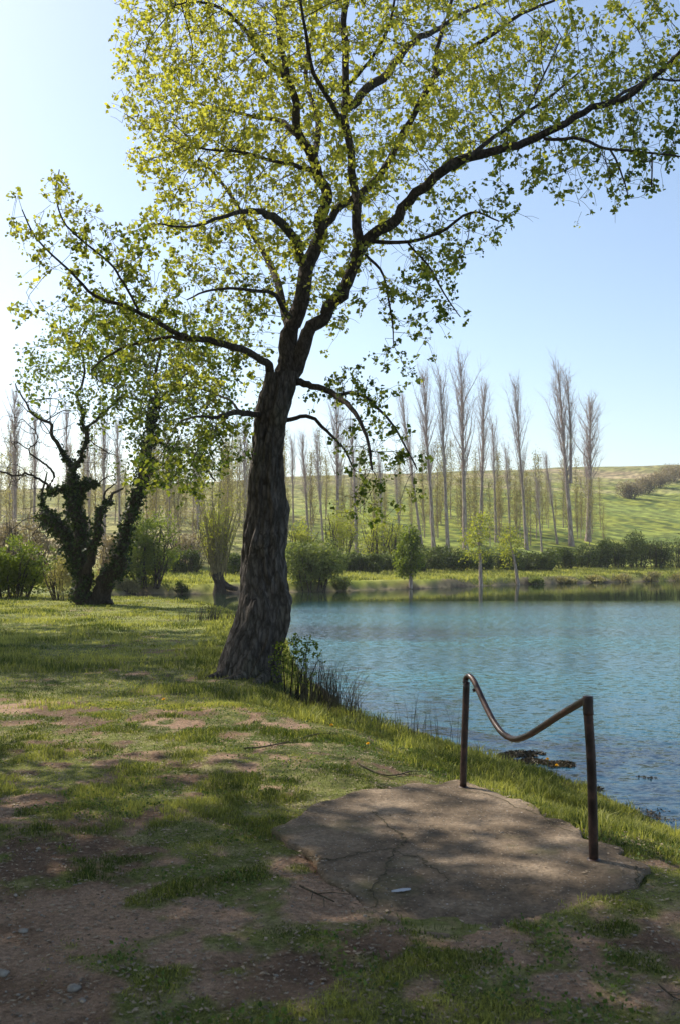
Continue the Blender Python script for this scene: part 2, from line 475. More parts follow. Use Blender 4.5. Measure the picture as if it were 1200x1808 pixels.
# ------------------------------------------------------------------ ground mesh
def build_ground():
    ys = np.concatenate([[-60, -40, -25, -15, -9, -5, -2.5, -1, 0, 0.8, 1.4, 1.9, 2.3, 2.6], 2.8 + np.cumsum(0.0)
                         * np.ones(1), ])
    yy = [2.8]
    while yy[-1] < 420: yy.append(yy[-1] + max(0.018, yy[-1] * 0.0062))
    ys = np.concatenate([ys[:-1], yy])
    a = np.linspace(-1, 1, 560); a = np.sign(a) * (0.52 * np.abs(a) + 1.1 * np.abs(a) ** 5)
    Y, A = np.meshgrid(ys, a, indexing='ij')
    W = np.where(Y > 0, Y + 1.2, 1.2 + np.abs(Y))
    X = A * W
    Z = terrain(X, Y)
    # earth sinks a little under the slab
    Z = np.where(in_poly(X, Y, SLAB, -0.03), np.minimum(Z, -0.02), Z)
    nr, nc = X.shape
    V = np.stack([X, Y, Z], -1).reshape(-1, 3)
    i = np.arange(nr - 1)[:, None] * nc; j = np.arange(nc - 1)[None, :]
    Fq = np.stack([i + j, i + j + 1, i + nc + j + 1, i + nc + j], -1).reshape(-1, 4)
    x = V[:, 0]; y = V[:, 1]
    g = grassiness(x, y)
    # colours of the cover
    soil = np.array([0.20, 0.125, 0.078]); soil2 = np.array([0.31, 0.205, 0.135]); dark = np.array([0.105, 0.068, 0.045])
    grass = np.array([0.085, 0.10, 0.03]); grass2 = np.array([0.145, 0.155, 0.045]); straw = np.array([0.34, 0.28, 0.15])
    n1 = fbm(x * 1.7, y * 1.7, 51, 5)[:, None]; n2 = fbm(x * 0.6, y * 0.6, 52, 4)[:, None]; n3 = fbm(x * 9, y * 9, 53, 3)[:, None]
    sc = soil + (soil2 - soil) * sstep(0.45, 0.62, n1) + (dark - soil) * sstep(0.5, 0.36, n1) * 0.7
    gc = grass + (grass2 - grass) * sstep(0.4, 0.62, n2)
    gc = gc * (1 + .5 * sstep(14, 24, y)[:, None])
    gc = gc + (straw - gc) * sstep(0.55, 0.72, n3) * 0.5
    m = sstep(0.25, 0.75, g)[:, None]
    col = sc * (1 - m) + gc * m
    # bank mud and lake bed
    sd_ = lake_sd(x, y)[:, None]
    mud = np.array([0.075, 0.06, 0.045])
    shoreline = sstep(0.28, 0.0, sd_) * (y[:, None] < 48)
    col = col * (1 - shoreline) + mud * shoreline
    # far side
    t = (y - far_line(x))[:, None]
    u = (600 + F * x / np.maximum(y, 1))[:, None]
    meadow = np.array([0.23, 0.26, 0.04]); meadow2 = np.array([0.30, 0.30, 0.07])
    f1 = fbm(x * 0.25, y * 0.25, 61, 4)[:, None]
    fc = meadow + (meadow2 - meadow) * sstep(0.4, 0.65, f1)
    bankc = np.array([0.20, 0.15, 0.105])
    fc = fc + (bankc - fc) * sstep(0.75, 0.1, sd_ + (f1 - .5) * 1.0) * 0.85
    field = np.array([0.195, 0.215, 0.035]); field_d = np.array([0.07, 0.105, 0.022]); dry = np.array([0.25, 0.22, 0.10]); dry2 = np.array([0.33, 0.25, 0.15]); olive = np.array([0.19, 0.185, 0.065])
    f2 = fbm(x * 0.05, y * 0.10, 62, 5)[:, None]; f3 = fbm(x * 0.4, y * 0.4, 63, 4)[:, None]
    hc = field + (field_d - field) * sstep(0.50, 0.62, f3) * 0.9
    hc = hc + (np.array([0.21, 0.26, 0.06]) - hc) * sstep(0.5, 0.7, f2) * 0.5
    top = sstep(100, 150, t + (f2 - .5) * 60 - (x[:, None] - 30) * 0.12)
    left = sstep(8, -14, x[:, None] + (f2 - .5) * 40)
    f4 = fbm(x * 1.1, y * 1.1, 64, 3)[:, None]
    hcd = olive + (dry - olive) * sstep(0.42, 0.6, f2) + 0
    hcd = hcd + (dry2 - hcd) * sstep(0.58, 0.68, f2) * 0.7
    hcd = hcd + (field_d * 1.2 - hcd) * sstep(0.62, 0.72, f3) * 0.5
    k = np.clip(np.maximum(top, left * 0.85), 0, 1)
    hc = hc * (1 - k) + hcd * k
    hc = hc * (0.55 + 0.9 * sstep(.3, .7, f4)) + np.array([.02, .015, 0]) * sstep(.5, .7, f4)
    fw = sstep(14, 22, t)
    fc = fc * (1 - fw) + hc * fw
    fr = sstep(47, 54, y)[:, None] 
    col = col * (1 - fr) + fc * fr
    bed = (sd_ < 0)
    col = np.where(bed, mud * 1.0, col)
    me = mesh_arrays('ground', V, [Fq], True, {'cover': g}, {'Col': col})
    s = N('ground_cover')
    tc = s.n('TexCoord'); at = s.n('Attribute', attribute_name='Col'); cv = s.n('Attribute', attribute_name='cover')
    n1 = s.noise(38, 8, 0.7, tc.outputs['Object']); n2 = s.noise(160, 4, 0.6, tc.outputs['Object']); n3 = s.noise(9, 5, 0.6, tc.outputs['Object'])
    v = s.n('TexVoronoi'); v.inputs['Scale'].default_value = 75; s.l(tc.outputs['Object'], v.inputs['Vector'])
    base = s.mix(0.75, at.outputs['Color'], s.ramp(n1.outputs[0], [(0.28, 0.35), (0.5, 0.95), (0.72, 1.6)]), 'MULTIPLY')
    base = s.mix(0.6, base, s.ramp(n2.outputs[0], [(0.3, 0.5), (0.7, 1.5)]), 'MULTIPLY')
    pebm = s.math('MULTIPLY', s.ramp(v.outputs['Distance'], [(0.16, 1.0), (0.24, 0.0)]), s.ramp(v.outputs['Color'], [(0.72, 0.0), (0.78, 1.0)]))
    pebm = s.math('MULTIPLY', pebm, s.ramp(cv.outputs['Fac'], [(0.2, 0.7), (0.5, 0.0)]))
    base = s.mix(pebm, base, (0.36, 0.30, 0.25))
    h = s.math('ADD', s.math('MULTIPLY', n1.outputs[0], 0.9), s.math('ADD', s.math('MULTIPLY', n3.outputs[0], 1.2), s.math('MULTIPLY', pebm, 0.3)))
    m = s.done(s.bsdf(base, 0.97, s.bump(h, 0.9, 0.02), spec=0.12))
    o = link_mesh('ground', me, m)
    tag(o, kind='structure')
    return o
build_ground()

# ------------------------------------------------------------------ water
def build_water():
    xs = np.linspace(-30, 210, 3); ys_ = np.linspace(-16, 155, 3)
    V = [(-30, -16, WL), (210, -16, WL), (210, 155, WL), (-30, 155, WL)]
    me = mesh_arrays('lake_water', V, [np.array([[0, 1, 2, 3]])])
    s = N('water')
    tc = s.n('TexCoord')
    mp = s.n('Mapping'); mp.inputs['Scale'].default_value = (0.55, 1.0, 1.0); mp.inputs['Rotation'].default_value = (0, 0, R(-12))
    s.l(tc.outputs['Object'], mp.inputs['Vector'])
    w1 = s.noise(9.0, 3, 0.6, mp.outputs[0], 0.5)
    w2 = s.noise(25.0, 3, 0.6, mp.outputs[0], 0.3)
    mp2 = s.n('Mapping'); mp2.inputs['Scale'].default_value = (0.35, 1.0, 1.0); mp2.inputs['Rotation'].default_value = (0, 0, R(14))
    s.l(tc.outputs['Object'], mp2.inputs['Vector'])
    w3 = s.noise(0.16, 3, 0.5, mp2.outputs[0])
    # wind ruffles the open lake; under the far bank the water lies calm
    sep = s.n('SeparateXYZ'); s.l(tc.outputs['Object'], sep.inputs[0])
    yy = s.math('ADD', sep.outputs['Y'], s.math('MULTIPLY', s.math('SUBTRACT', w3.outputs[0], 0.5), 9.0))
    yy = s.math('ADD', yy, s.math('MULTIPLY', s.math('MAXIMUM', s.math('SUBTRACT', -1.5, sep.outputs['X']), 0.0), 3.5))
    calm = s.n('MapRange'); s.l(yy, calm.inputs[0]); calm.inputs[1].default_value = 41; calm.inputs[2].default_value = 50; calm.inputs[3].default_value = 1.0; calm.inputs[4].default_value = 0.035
    patch = s.n('MapRange'); s.l(w3.outputs[0], patch.inputs[0]); patch.inputs[1].default_value = .35; patch.inputs[2].default_value = .65; patch.inputs[3].default_value = 0.40; patch.inputs[4].default_value = 1.0
    amp = s.math('MULTIPLY', calm.outputs[0], patch.outputs[0])
    def slope(nd, k):
        a = s.n('VectorMath', operation='SUBTRACT'); s.l(nd.outputs['Color'], a.inputs[0]); a.inputs[1].default_value = (.5, .5, .5)
        b_ = s.n('VectorMath', operation='MULTIPLY'); s.l(a.outputs[0], b_.inputs[0]); b_.inputs[1].default_value = k
        return b_.outputs[0]
    ad = s.n('VectorMath', operation='ADD'); s.l(slope(w1, (.36, .85, 0)), ad.inputs[0]); s.l(slope(w2, (.3, .6, 0)), ad.inputs[1])
    sc_ = s.n('VectorMath', operation='SCALE'); s.l(ad.outputs[0], sc_.inputs[0]); s.l(amp, sc_.inputs['Scale'])
    up = s.n('VectorMath', operation='ADD'); s.l(sc_.outputs[0], up.inputs[0]); up.inputs[1].default_value = (0, 0, 1)
    nb = s.n('VectorMath', operation='NORMALIZE'); s.l(up.outputs[0], nb.inputs[0])
    dcol = s.mix(s.ramp(w3.outputs[0], [(0.4, 0.0), (0.6, 1.0)]), (0.018, 0.105, 0.145), (0.030, 0.155, 0.180))
    dcol = s.mix(s.math('SUBTRACT', 1.0, calm.outputs[0]), dcol, (0.026, 0.040, 0.018))  # green of the bank's reflection mixed into the body colour where calm
    deep = s.n('MapRange'); s.l(sep.outputs['Y'], deep.inputs[0]); deep.inputs[1].default_value = 7.0; deep.inputs[2].default_value = 18.0
    dcol = s.mix(deep.outputs[0], (0.010, 0.034, 0.066), dcol)   # body colour darker and bluer towards the near bank
    # the water body (turquoise, cloudy) under a mirror-like skin
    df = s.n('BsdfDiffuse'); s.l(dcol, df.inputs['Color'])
    gl = s.n('BsdfGlossy'); s.l(s.math('ADD', s.math('MULTIPLY', calm.outputs[0], 0.11), 0.035), gl.inputs['Roughness']); s.l(nb.outputs[0], gl.inputs['Normal'])
    fr = s.n('Fresnel'); fr.inputs['IOR'].default_value = 1.33; s.l(nb.outputs[0], fr.inputs['Normal'])
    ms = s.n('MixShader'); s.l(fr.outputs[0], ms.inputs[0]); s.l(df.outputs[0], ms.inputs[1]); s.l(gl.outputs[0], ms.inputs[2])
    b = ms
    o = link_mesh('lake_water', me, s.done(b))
    tag(o, kind='structure')
build_water()

# ------------------------------------------------------------------ materials for plants
M_BARK = bark_mat('rough_bark', (0.060, 0.051, 0.044), (0.18, 0.160, 0.145), (7, 7, 2.0), 0.015)
M_BARK2 = bark_mat('limb_bark', (0.045, 0.036, 0.03), (0.12, 0.10, 0.085), (10, 10, 4), 0.008)
M_IVYBARK = bark_mat('ivied_bark', (0.035, 0.03, 0.022), (0.09, 0.075, 0.055))
M_POPLAR = bark_mat('poplar_bark', (0.30, 0.235, 0.20), (0.56, 0.47, 0.41), (3, 3, 0.6), 0.02)
M_TWIG = bark_mat('bare_twigs', (0.50, 0.41, 0.38), (0.70, 0.60, 0.57), (2, 2, 1), 0.004)
M_FINE = bark_mat('fine_twigs', (0.13, 0.10, 0.075), (0.24, 0.19, 0.14), (20, 20, 20), 0.001)
M_STEM = bark_mat('shrub_stems', (0.05, 0.04, 0.03), (0.12, 0.10, 0.07), (6, 6, 2), 0.004)
M_TWIGY = bark_mat('yellow_twigs', (0.24, 0.20, 0.09), (0.36, 0.30, 0.14), (2, 2, 1), 0.004)
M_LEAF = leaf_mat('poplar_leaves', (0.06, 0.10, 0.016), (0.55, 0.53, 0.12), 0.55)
M_LEAF2 = leaf_mat('mid_green_leaves', (0.055, 0.09, 0.014), (0.24, 0.29, 0.04), 0.45)
M_IVY = leaf_mat('ivy_leaves', (0.016, 0.032, 0.008), (0.10, 0.14, 0.03), 0.2, 0.6)
M_SHRUB = leaf_mat('shrub_leaves', (0.07, 0.10, 0.025), (0.27, 0.31, 0.09), 0.35)
M_DARK = leaf_mat('dark_shrub_leaves', (0.030, 0.046, 0.010), (0.16, 0.20, 0.04), 0.25)
M_YOUNG = leaf_mat('young_leaves', (0.16, 0.20, 0.03), (0.42, 0.42, 0.06), 0.5)
M_OLIVE = leaf_mat('olive_haze_leaves', (0.22, 0.195, 0.095), (0.40, 0.36, 0.18), 0.4)
M_BRUSH = leaf_mat('brushwood_twigs', (0.19, 0.15, 0.095), (0.40, 0.32, 0.21), 0.2)
M_GRASS = leaf_mat('grass_blades', (0.055, 0.082, 0.018), (0.42, 0.41, 0.13), 0.42)
M_REED = leaf_mat('reed_stems', (0.045, 0.04, 0.028), (0.22, 0.19, 0.11), 0.15)

def local(arr, root): return np.asarray(arr) - np.array(root.location)[None, :]
def add_part(name, V, Fs, mat, root, smooth=True, tint=None):
    me = mesh_arrays(name, local(V, root), Fs, smooth, {'tint': tint} if tint is not None else None)
    return link_mesh(name, me, mat, root)

# ------------------------------------------------------------------ the large tree by the water
TD = 13.8
def build_big_tree():
    g = np.random.default_rng(11)
    bx, by, _ = P(440, 1190, TD)
    root = empty('lakeside_tree', (bx, by, tz(bx, by)))
    tag(root, 'large spring-green tree with a thick dark burled trunk leaning at the edge of the lake', 'tree')
    # trunk from its left and right outline
    prof = [(1215,378,492),(1198,380,490),(1180,383,487),(1160,388,487),(1133,397,493),(1112,407,501),(1095,415,506),(1075,419,508),(1050,423,508),(1037,425,506),(1020,426,498),(1000,427,494),(975,429,496),
            (955,430,501),(944,431,502),(925,434,503),(906,438,504),(890,439,500),(869,440,498),(850,441,496),(812,445,496),(775,449,500),(737,454,507),(700,463,517),(675,470,524),(662,474,526)]
    rows = []; cen = []; rad = []
    for v, l, r in prof:
        pl = P(l, v, TD); pr = P(r, v, TD)
        cen.append((pl + pr) / 2); rad.append((pr[0] - pl[0]) / 2)
    cen = np.array(cen); rad = np.array(rad)
    zz = np.linspace(cen[0, 2], cen[-1, 2], 150)
    cx = np.interp(zz, cen[:, 2], cen[:, 0]); rr = np.interp(zz, cen[:, 2], rad)
    k3 = np.array([1, 2, 3, 2, 1]) / 9
    cx = np.convolve(np.pad(cx, 2, 'edge'), k3, 'valid'); rr = np.convolve(np.pad(rr, 2, 'edge'), k3, 'valid')
    K = 96
    th = np.linspace(0, 2 * np.pi, K, endpoint=False)
    TH, ZZ = np.meshgrid(th, zz)
    h = (ZZ - zz[0])
    RR = np.repeat(rr[:, None], K, 1)
    # buttress lobes, burls, ridged bark
    flare = np.exp(-h / 0.35)
    RR = RR * (1 + 0.16 * flare * np.cos(TH * 5 + 1.0) + 0.06 * np.exp(-h / 1.2) * np.cos(TH * 3 + 0.5))
    cyl_x = np.cos(TH) * 1.6 + 4; cyl_y = np.sin(TH) * 1.6 + 4
    def n3(fx, fz, sd): return vnoise(cyl_x * fx + sd, ZZ * fz + cyl_y * fx * 1.3, sd) - 0.5
    RR = RR + 0.10 * n3(1.1, 1.3, 71) + 0.08 * n3(2.6, 3.2, 72) + 0.035 * n3(7, 5, 73) + 0.028 * n3(14, 9, 74)
    ridge = np.abs(vnoise(TH / (2 * np.pi) * 30 + 0.6 * vnoise(ZZ * 3, TH * 2, 9), ZZ * 2.2, 75) - 0.5)
    RR = RR - 0.030 * np.exp(-ridge * 9)
    for bz, bth, br, ba in ((2.32, 0.3, 0.20, 0.05), (1.45, -0.1, 0.26, 0.06), (1.0, 0.2, 0.22, 0.05), (2.75, 3.3, 0.2, 0.04), (1.8, 4.5, 0.24, 0.06), (0.9, 4.2, 0.26, 0.06), (3.3, 4.9, 0.15, 0.04)):
        dth = np.angle(np.exp(1j * (TH - bth)))
        RR = RR + ba * np.exp(-((ZZ - bz) ** 2 + (dth * 0.3) ** 2) / (br * br * 0.3))
    cy = by + 0.12 * np.sin(zz * 1.1) 
    X = cx[:, None] + RR * np.cos(TH); Y = cy[:, None] + RR * np.sin(TH) * 0.95
    V = np.stack([X, Y, ZZ], -1).reshape(-1, 3)
    i = np.arange(len(zz) - 1)[:, None] * K; j = np.arange(K)[None, :]; j2 = (j + 1) % K
    Q = np.stack([i + j, i + j2, i + K + j2, i + K + j], -1).reshape(-1, 4)
    # surface roots
    paths = []
    for q, (a, ln) in enumerate(((3.4, 0.45), (4.3, 0.35), (5.2, 0.4))):
        pts = []; rds = []
        for t in np.linspace(0, 1, 9):
            rr_ = 0.3 + t * ln
            px = bx + math.cos(a + 0.3 * math.sin(t * 3 + q)) * rr_; py = by + math.sin(a + 0.3 * math.sin(t * 3 + q)) * rr_
            pts.append((px, py, tz(px, py) + 0.03 * (1 - t) - 0.03 * t)); rds.append(0.09 * (1 - t) + 0.02)
        paths.append((np.array(pts), np.array(rds)))
    V2, Q2 = tube_arrays(paths, 10)
    trunk_top = (cx[-1], cy[-1], zz[-1])
    # limbs traced as (u, v, depth offset, radius in px)
    L = {
     'A': [(500,675,0,24),(508,640,0,22),(520,575,.1,17),(535,500,.2,15),(560,420,.3,14),(576,380,.3,12),(572,335,.3,11),(555,290,.3,10),(531,240,.2,9),(516,185,.1,8),(507,125,0,7),(496,75,-.1,6),(485,0,-.2,5),(478,-100,-.3,4),(470,-180,-.4,2)],
     'A2': [(510,140,0,6),(465,100,-.4,5),(430,50,-.8,4.5),(400,20,-1.0,4),(350,5,-1.3,3),(310,10,-1.6,2)],
     'A3': [(530,240,.2,6),(490,215,.6,5),(430,200,1.0,4),(380,190,1.4,3),(330,180,1.7,2)],
     'A4': [(556,300,.3,6),(500,290,-.4,4),(440,270,-.8,4),(380,265,-1.2,3),(330,260,-1.5,2)],
     'B': [(508,668,0,20),(525,640,-.05,16),(548,595,-.1,14),(575,550,-.15,13),(600,520,-.2,13),(622,475,-.3,12),(632,430,-.3,11),(629,370,-.3,9),(621,300,-.2,8),(612,225,-.1,8),(606,150,0,7.5),(605,75,.1,7),(606,0,.2,6),(615,-100,.3,5),(620,-200,.3,3),(622,-260,.3,2)],
     'C': [(625,455,-.3,12),(650,420,-.35,11),(690,388,-.5,11),(740,345,-.8,10),(800,295,-1.1,10),(860,275,-1.3,8.5),(930,248,-1.5,8),(1000,215,-1.7,7),(1060,185,-1.9,6.5),(1130,150,-2.1,6),(1200,90,-2.3,5),(1260,50,-2.5,4),(1330,20,-2.7,3)],
     'C2': [(800,297,-1.1,6),(850,258,-.8,5),(890,225,-.5,4.5),(930,200,-.3,4),(980,165,0,3),(1030,120,.2,2)],
     'C3': [(930,200,-.3,3),(945,160,-.2,3),(965,120,0,2.5),(990,65,.2,2)],
     'C4': [(1060,185,-1.9,4),(1110,160,-1.6,4),(1140,140,-1.4,3),(1200,142,-1.2,3),(1240,130,-1.0,2)],
     'D': [(570,400,.3,8),(600,362,.5,8),(645,335,.7,7.5),(685,280,.9,7),(720,215,1.1,6.5),(755,145,1.3,6),(772,85,1.5,5),(795,0,1.7,4),(810,-80,1.8,3)],
     'D2': [(755,145,1.3,5),(810,100,1.2,5),(865,60,1.1,4.5),(925,25,1.0,4),(985,0,.9,3),(1050,-30,.8,2)],
     'E': [(617,190,-.1,7),(630,175,.2,9),(675,140,.9,9),(715,85,1.5,7),(765,55,2,5.5),(830,20,2.5,4),(890,-10,2.8,3)],
     'F': [(612,150,0,4),(650,110,-.6,4),(685,50,-1,4),(695,0,-1.2,3),(700,-60,-1.4,2)],
     'G': [(482,668,0,10),(470,645,-.2,8),(452,625,-.4,7),(400,607,-.8,7),(345,600,-1.1,6),(320,590,-1.2,5.5),(280,570,-1.4,5),(245,547,-1.5,4.5),(170,522,-1.8,4),(125,480,-2,3),(65,420,-2.2,2.5),(40,370,-2.3,1.8)],
     'G1': [(245,547,-1.5,3.5),(220,500,-1.7,3),(190,460,-1.9,3),(120,400,-2.1,2.5),(100,345,-2.2,2),(105,300,-2.2,1.5)],
     'G2': [(345,600,-1.1,4.5),(290,598,-.9,4),(240,605,-.8,4),(190,630,-.8,3),(160,655,-.8,2)],
     'H': [(458,735,-.1,6),(430,728,-.5,6),(400,732,-.9,5.5),(380,737,-1.2,4),(355,735,-1.4,3),(320,742,-1.6,2)],
     'H2': [(425,728,-.5,3),(400,705,-.3,3),(365,690,0,2.5),(330,680,.2,2)],
     'I': [(515,675,0,8),(550,680,-.3,6.5),(590,700,-.6,6),(625,728,-.9,5),(645,770,-1.1,4),(655,830,-1.2,3)],
     'I2': [(590,700,-.6,4.5),(620,692,-.5,4),(650,705,-.4,4),(690,745,-.3,3),(715,790,-.3,2.5),(735,830,-.3,2)],
     'J': [(505,742,.1,5),(540,735,.1,4.5),(570,752,.1,4),(600,785,.1,3),(625,830,.1,2)],
     'K': [(540,470,.2,8),(520,430,-.2,9),(490,385,-.8,9),(450,370,-1.2,6),(420,378,-1.5,5),(380,388,-1.9,4),(330,400,-2.3,3),(280,395,-2.6,2)],
     'Lm': [(512,560,-.1,6),(480,520,-.6,4.5),(440,510,-1,4),(375,512,-1.5,3),(330,530,-1.8,2)],
     'M': [(650,425,-.3,5),(720,427,-.8,4),(775,410,-1,4),(830,375,-1.3,3),(880,390,-1.5,2)],
     'M2': [(720,430,-.8,3),(760,480,-1,2.8),(790,530,-1.1,2),(812,560,-1.1,1.5)],
     'M3': [(645,450,-.3,4),(675,490,-.6,3),(690,560,-.7,2.5),(694,610,-.7,1.5)],
     'Nn': [(960,245,-1.6,4),(1025,248,-2,4),(1075,262,-2.2,3.5),(1150,270,-2.5,3),(1210,278,-2.8,2)],
     'N2': [(1075,262,-2.2,3),(1095,300,-2.3,2.5),(1108,350,-2.3,1.5)],
     'N3': [(1150,270,-2.5,2.5),(1150,330,-2.6,2)],
     'T1': [(555,290,.3,7),(560,220,1.4,6),(540,130,2.0,5),(560,20,2.4,4),(570,-100,2.5,3)],
     'T2': [(612,225,-.1,6),(560,150,-1.4,5),(540,60,-2.2,4),(520,-60,-2.5,3)],
     'T3': [(515,590,0,9),(480,480,1.3,7),(440,400,2,5),(400,330,2.4,4),(350,280,2.7,3)],
    }
    limbs = []
    for k, pts in L.items():
        pp = np.array([P(u, v, TD + dy) for u, v, dy, r in pts]); rr_ = np.array([r * (1.0 if r > 6 else .55 + .45 * r / 6) * (TD + dy) / F for u, v, dy, r in pts])
        limbs.append(smooth_path(pp, rr_ * .9, 4, 0.042, hash(k) % 100 if False else len(k) * 7 + len(pts)))
    # crown volumes: photo position, radii in px, depth offset, depth radius m, number
    Z = [(330,120,140,150,0,2.2,420),(300,230,90,110,-.5,1.6,190),(480,120,170,170,0,3,560),(640,130,180,180,0,3,420),(820,110,170,140,.4,2.4,330),(1020,110,170,120,-.8,1.8,280),
         (450,330,190,110,0,2.6,380),(620,330,120,120,0,2.4,200),(350,430,110,80,-.6,1.8,150),(800,230,140,90,-.4,1.8,170),(1130,200,110,110,-2,1.2,150),
         (560,480,110,80,0,1.8,110),(780,410,120,60,-1,1.2,110),(740,500,110,70,-1,1.0,60),(100,400,90,100,-2,.9,95),(220,470,120,80,-1.6,1.2,120),(170,560,130,60,-1.2,1.2,95),
         (330,560,120,70,-1,1.4,110),(300,660,140,80,-.8,1.3,250),(350,760,100,90,-.9,1.3,260),(300,830,80,50,-.9,1,110),(405,640,60,60,-.3,1,40),
         (650,770,80,90,-.6,1,120),(690,820,60,50,-.5,.9,60),(620,690,80,40,-.6,.9,50),(680,650,70,40,-.7,.8,25),(650,880,70,60,-.6,.7,35),
         (1080,300,120,60,-2.2,.9,75),(930,330,100,60,-1.5,.9,30),(1000,310,80,60,-1.6,.9,25),(430,560,60,60,.5,1.3,60),(600,560,60,40,-.2,1,22),(720,570,70,50,-.8,.8,22),
         (480,-130,260,140,0,3.6,420),(760,-120,260,120,.2,3.2,330),(600,-300,260,150,0,3,260)]
    A = []; dark = []
    for u, v, ru, rv, dy, rd, n in Z:
        c = P(u, v, TD + dy); s = (TD + dy) / F
        A.append(blob(g, c, (ru * s, rd, rv * s), int(n * (1.7 if u < 700 and v < 450 else 1.35)), 0.55))
    A = np.concatenate(A)
    paths, tips, thin, thinp = grow_tree(limbs, A, 0.17, 0.2, 70, 5, 4.0, 0.06, 0.0032, 2.25, 0.22, 0.035)
    V3, Q3 = tube_arrays(limbs, 9)
    V4, Q4 = tube_arrays(paths, lambda r: 5 if r > 0.01 else 3)
    # drooping end twigs carrying leaf rosettes
    tw = []; lp = []; lt = []
    for q in range(len(thin)):
        p0 = thin[q]
        nt = 1 if g.random() < 0.75 else 2
        for _ in range(nt):
            d = g.normal(size=3) * 0.8; d[2] -= 0.15; d /= np.linalg.norm(d)
            ln = g.uniform(0.08, 0.26)
            p1 = p0 + d * ln * 0.5; p2 = p1 + (d + np.array([0, 0, -0.35])) * ln * 0.5
            tw.append((np.array([p0, p1, p2]), np.array([0.003, 0.0025, 0.002])))
            lp.append(p2); 
            if g.random() < 0.5: lp.append(p1)
    V5, Q5 = tube_arrays(tw, 3)
    lp = np.array(lp)
    keepc = (fbm(lp[:, 0] * 2.6 + lp[:, 1], lp[:, 2] * 2.6, 93, 3) + g.normal(0, .07, len(lp))) > 0.40
    lp = lp[keepc]
    # leaves: rosettes of 3..6
    cnt = g.integers(5, 10, len(lp))
    pos = np.repeat(lp, cnt, 0); pos = pos + g.normal(size=pos.shape) * 0.028
    ctint = g.normal(0, 0.13, len(lp))
    # high leaf younger and yellower, low boughs greener; weaker backlight at right painted in
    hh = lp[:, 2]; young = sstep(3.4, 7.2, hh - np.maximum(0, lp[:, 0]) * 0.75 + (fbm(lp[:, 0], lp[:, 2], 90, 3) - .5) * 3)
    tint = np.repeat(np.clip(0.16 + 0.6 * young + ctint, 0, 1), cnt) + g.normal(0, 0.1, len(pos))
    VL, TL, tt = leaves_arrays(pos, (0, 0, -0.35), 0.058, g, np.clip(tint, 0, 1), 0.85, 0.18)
    V_ = np.concatenate([V, V2]); add_part('trunk', V_, [np.concatenate([Q, Q2[0] + len(V)])], M_BARK, root)
    Vb = np.concatenate([V3, V4]); Qb = np.concatenate([Q3[0], Q4[0] + len(V3)])
    add_part('branches', Vb, [Qb], M_BARK2, root)
    add_part('twigs', V5, Q5, M_FINE, root)
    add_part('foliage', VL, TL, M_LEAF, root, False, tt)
    print('big tree: attractors', len(A), 'thin', len(thin), 'leaves', len(pos))
build_big_tree()

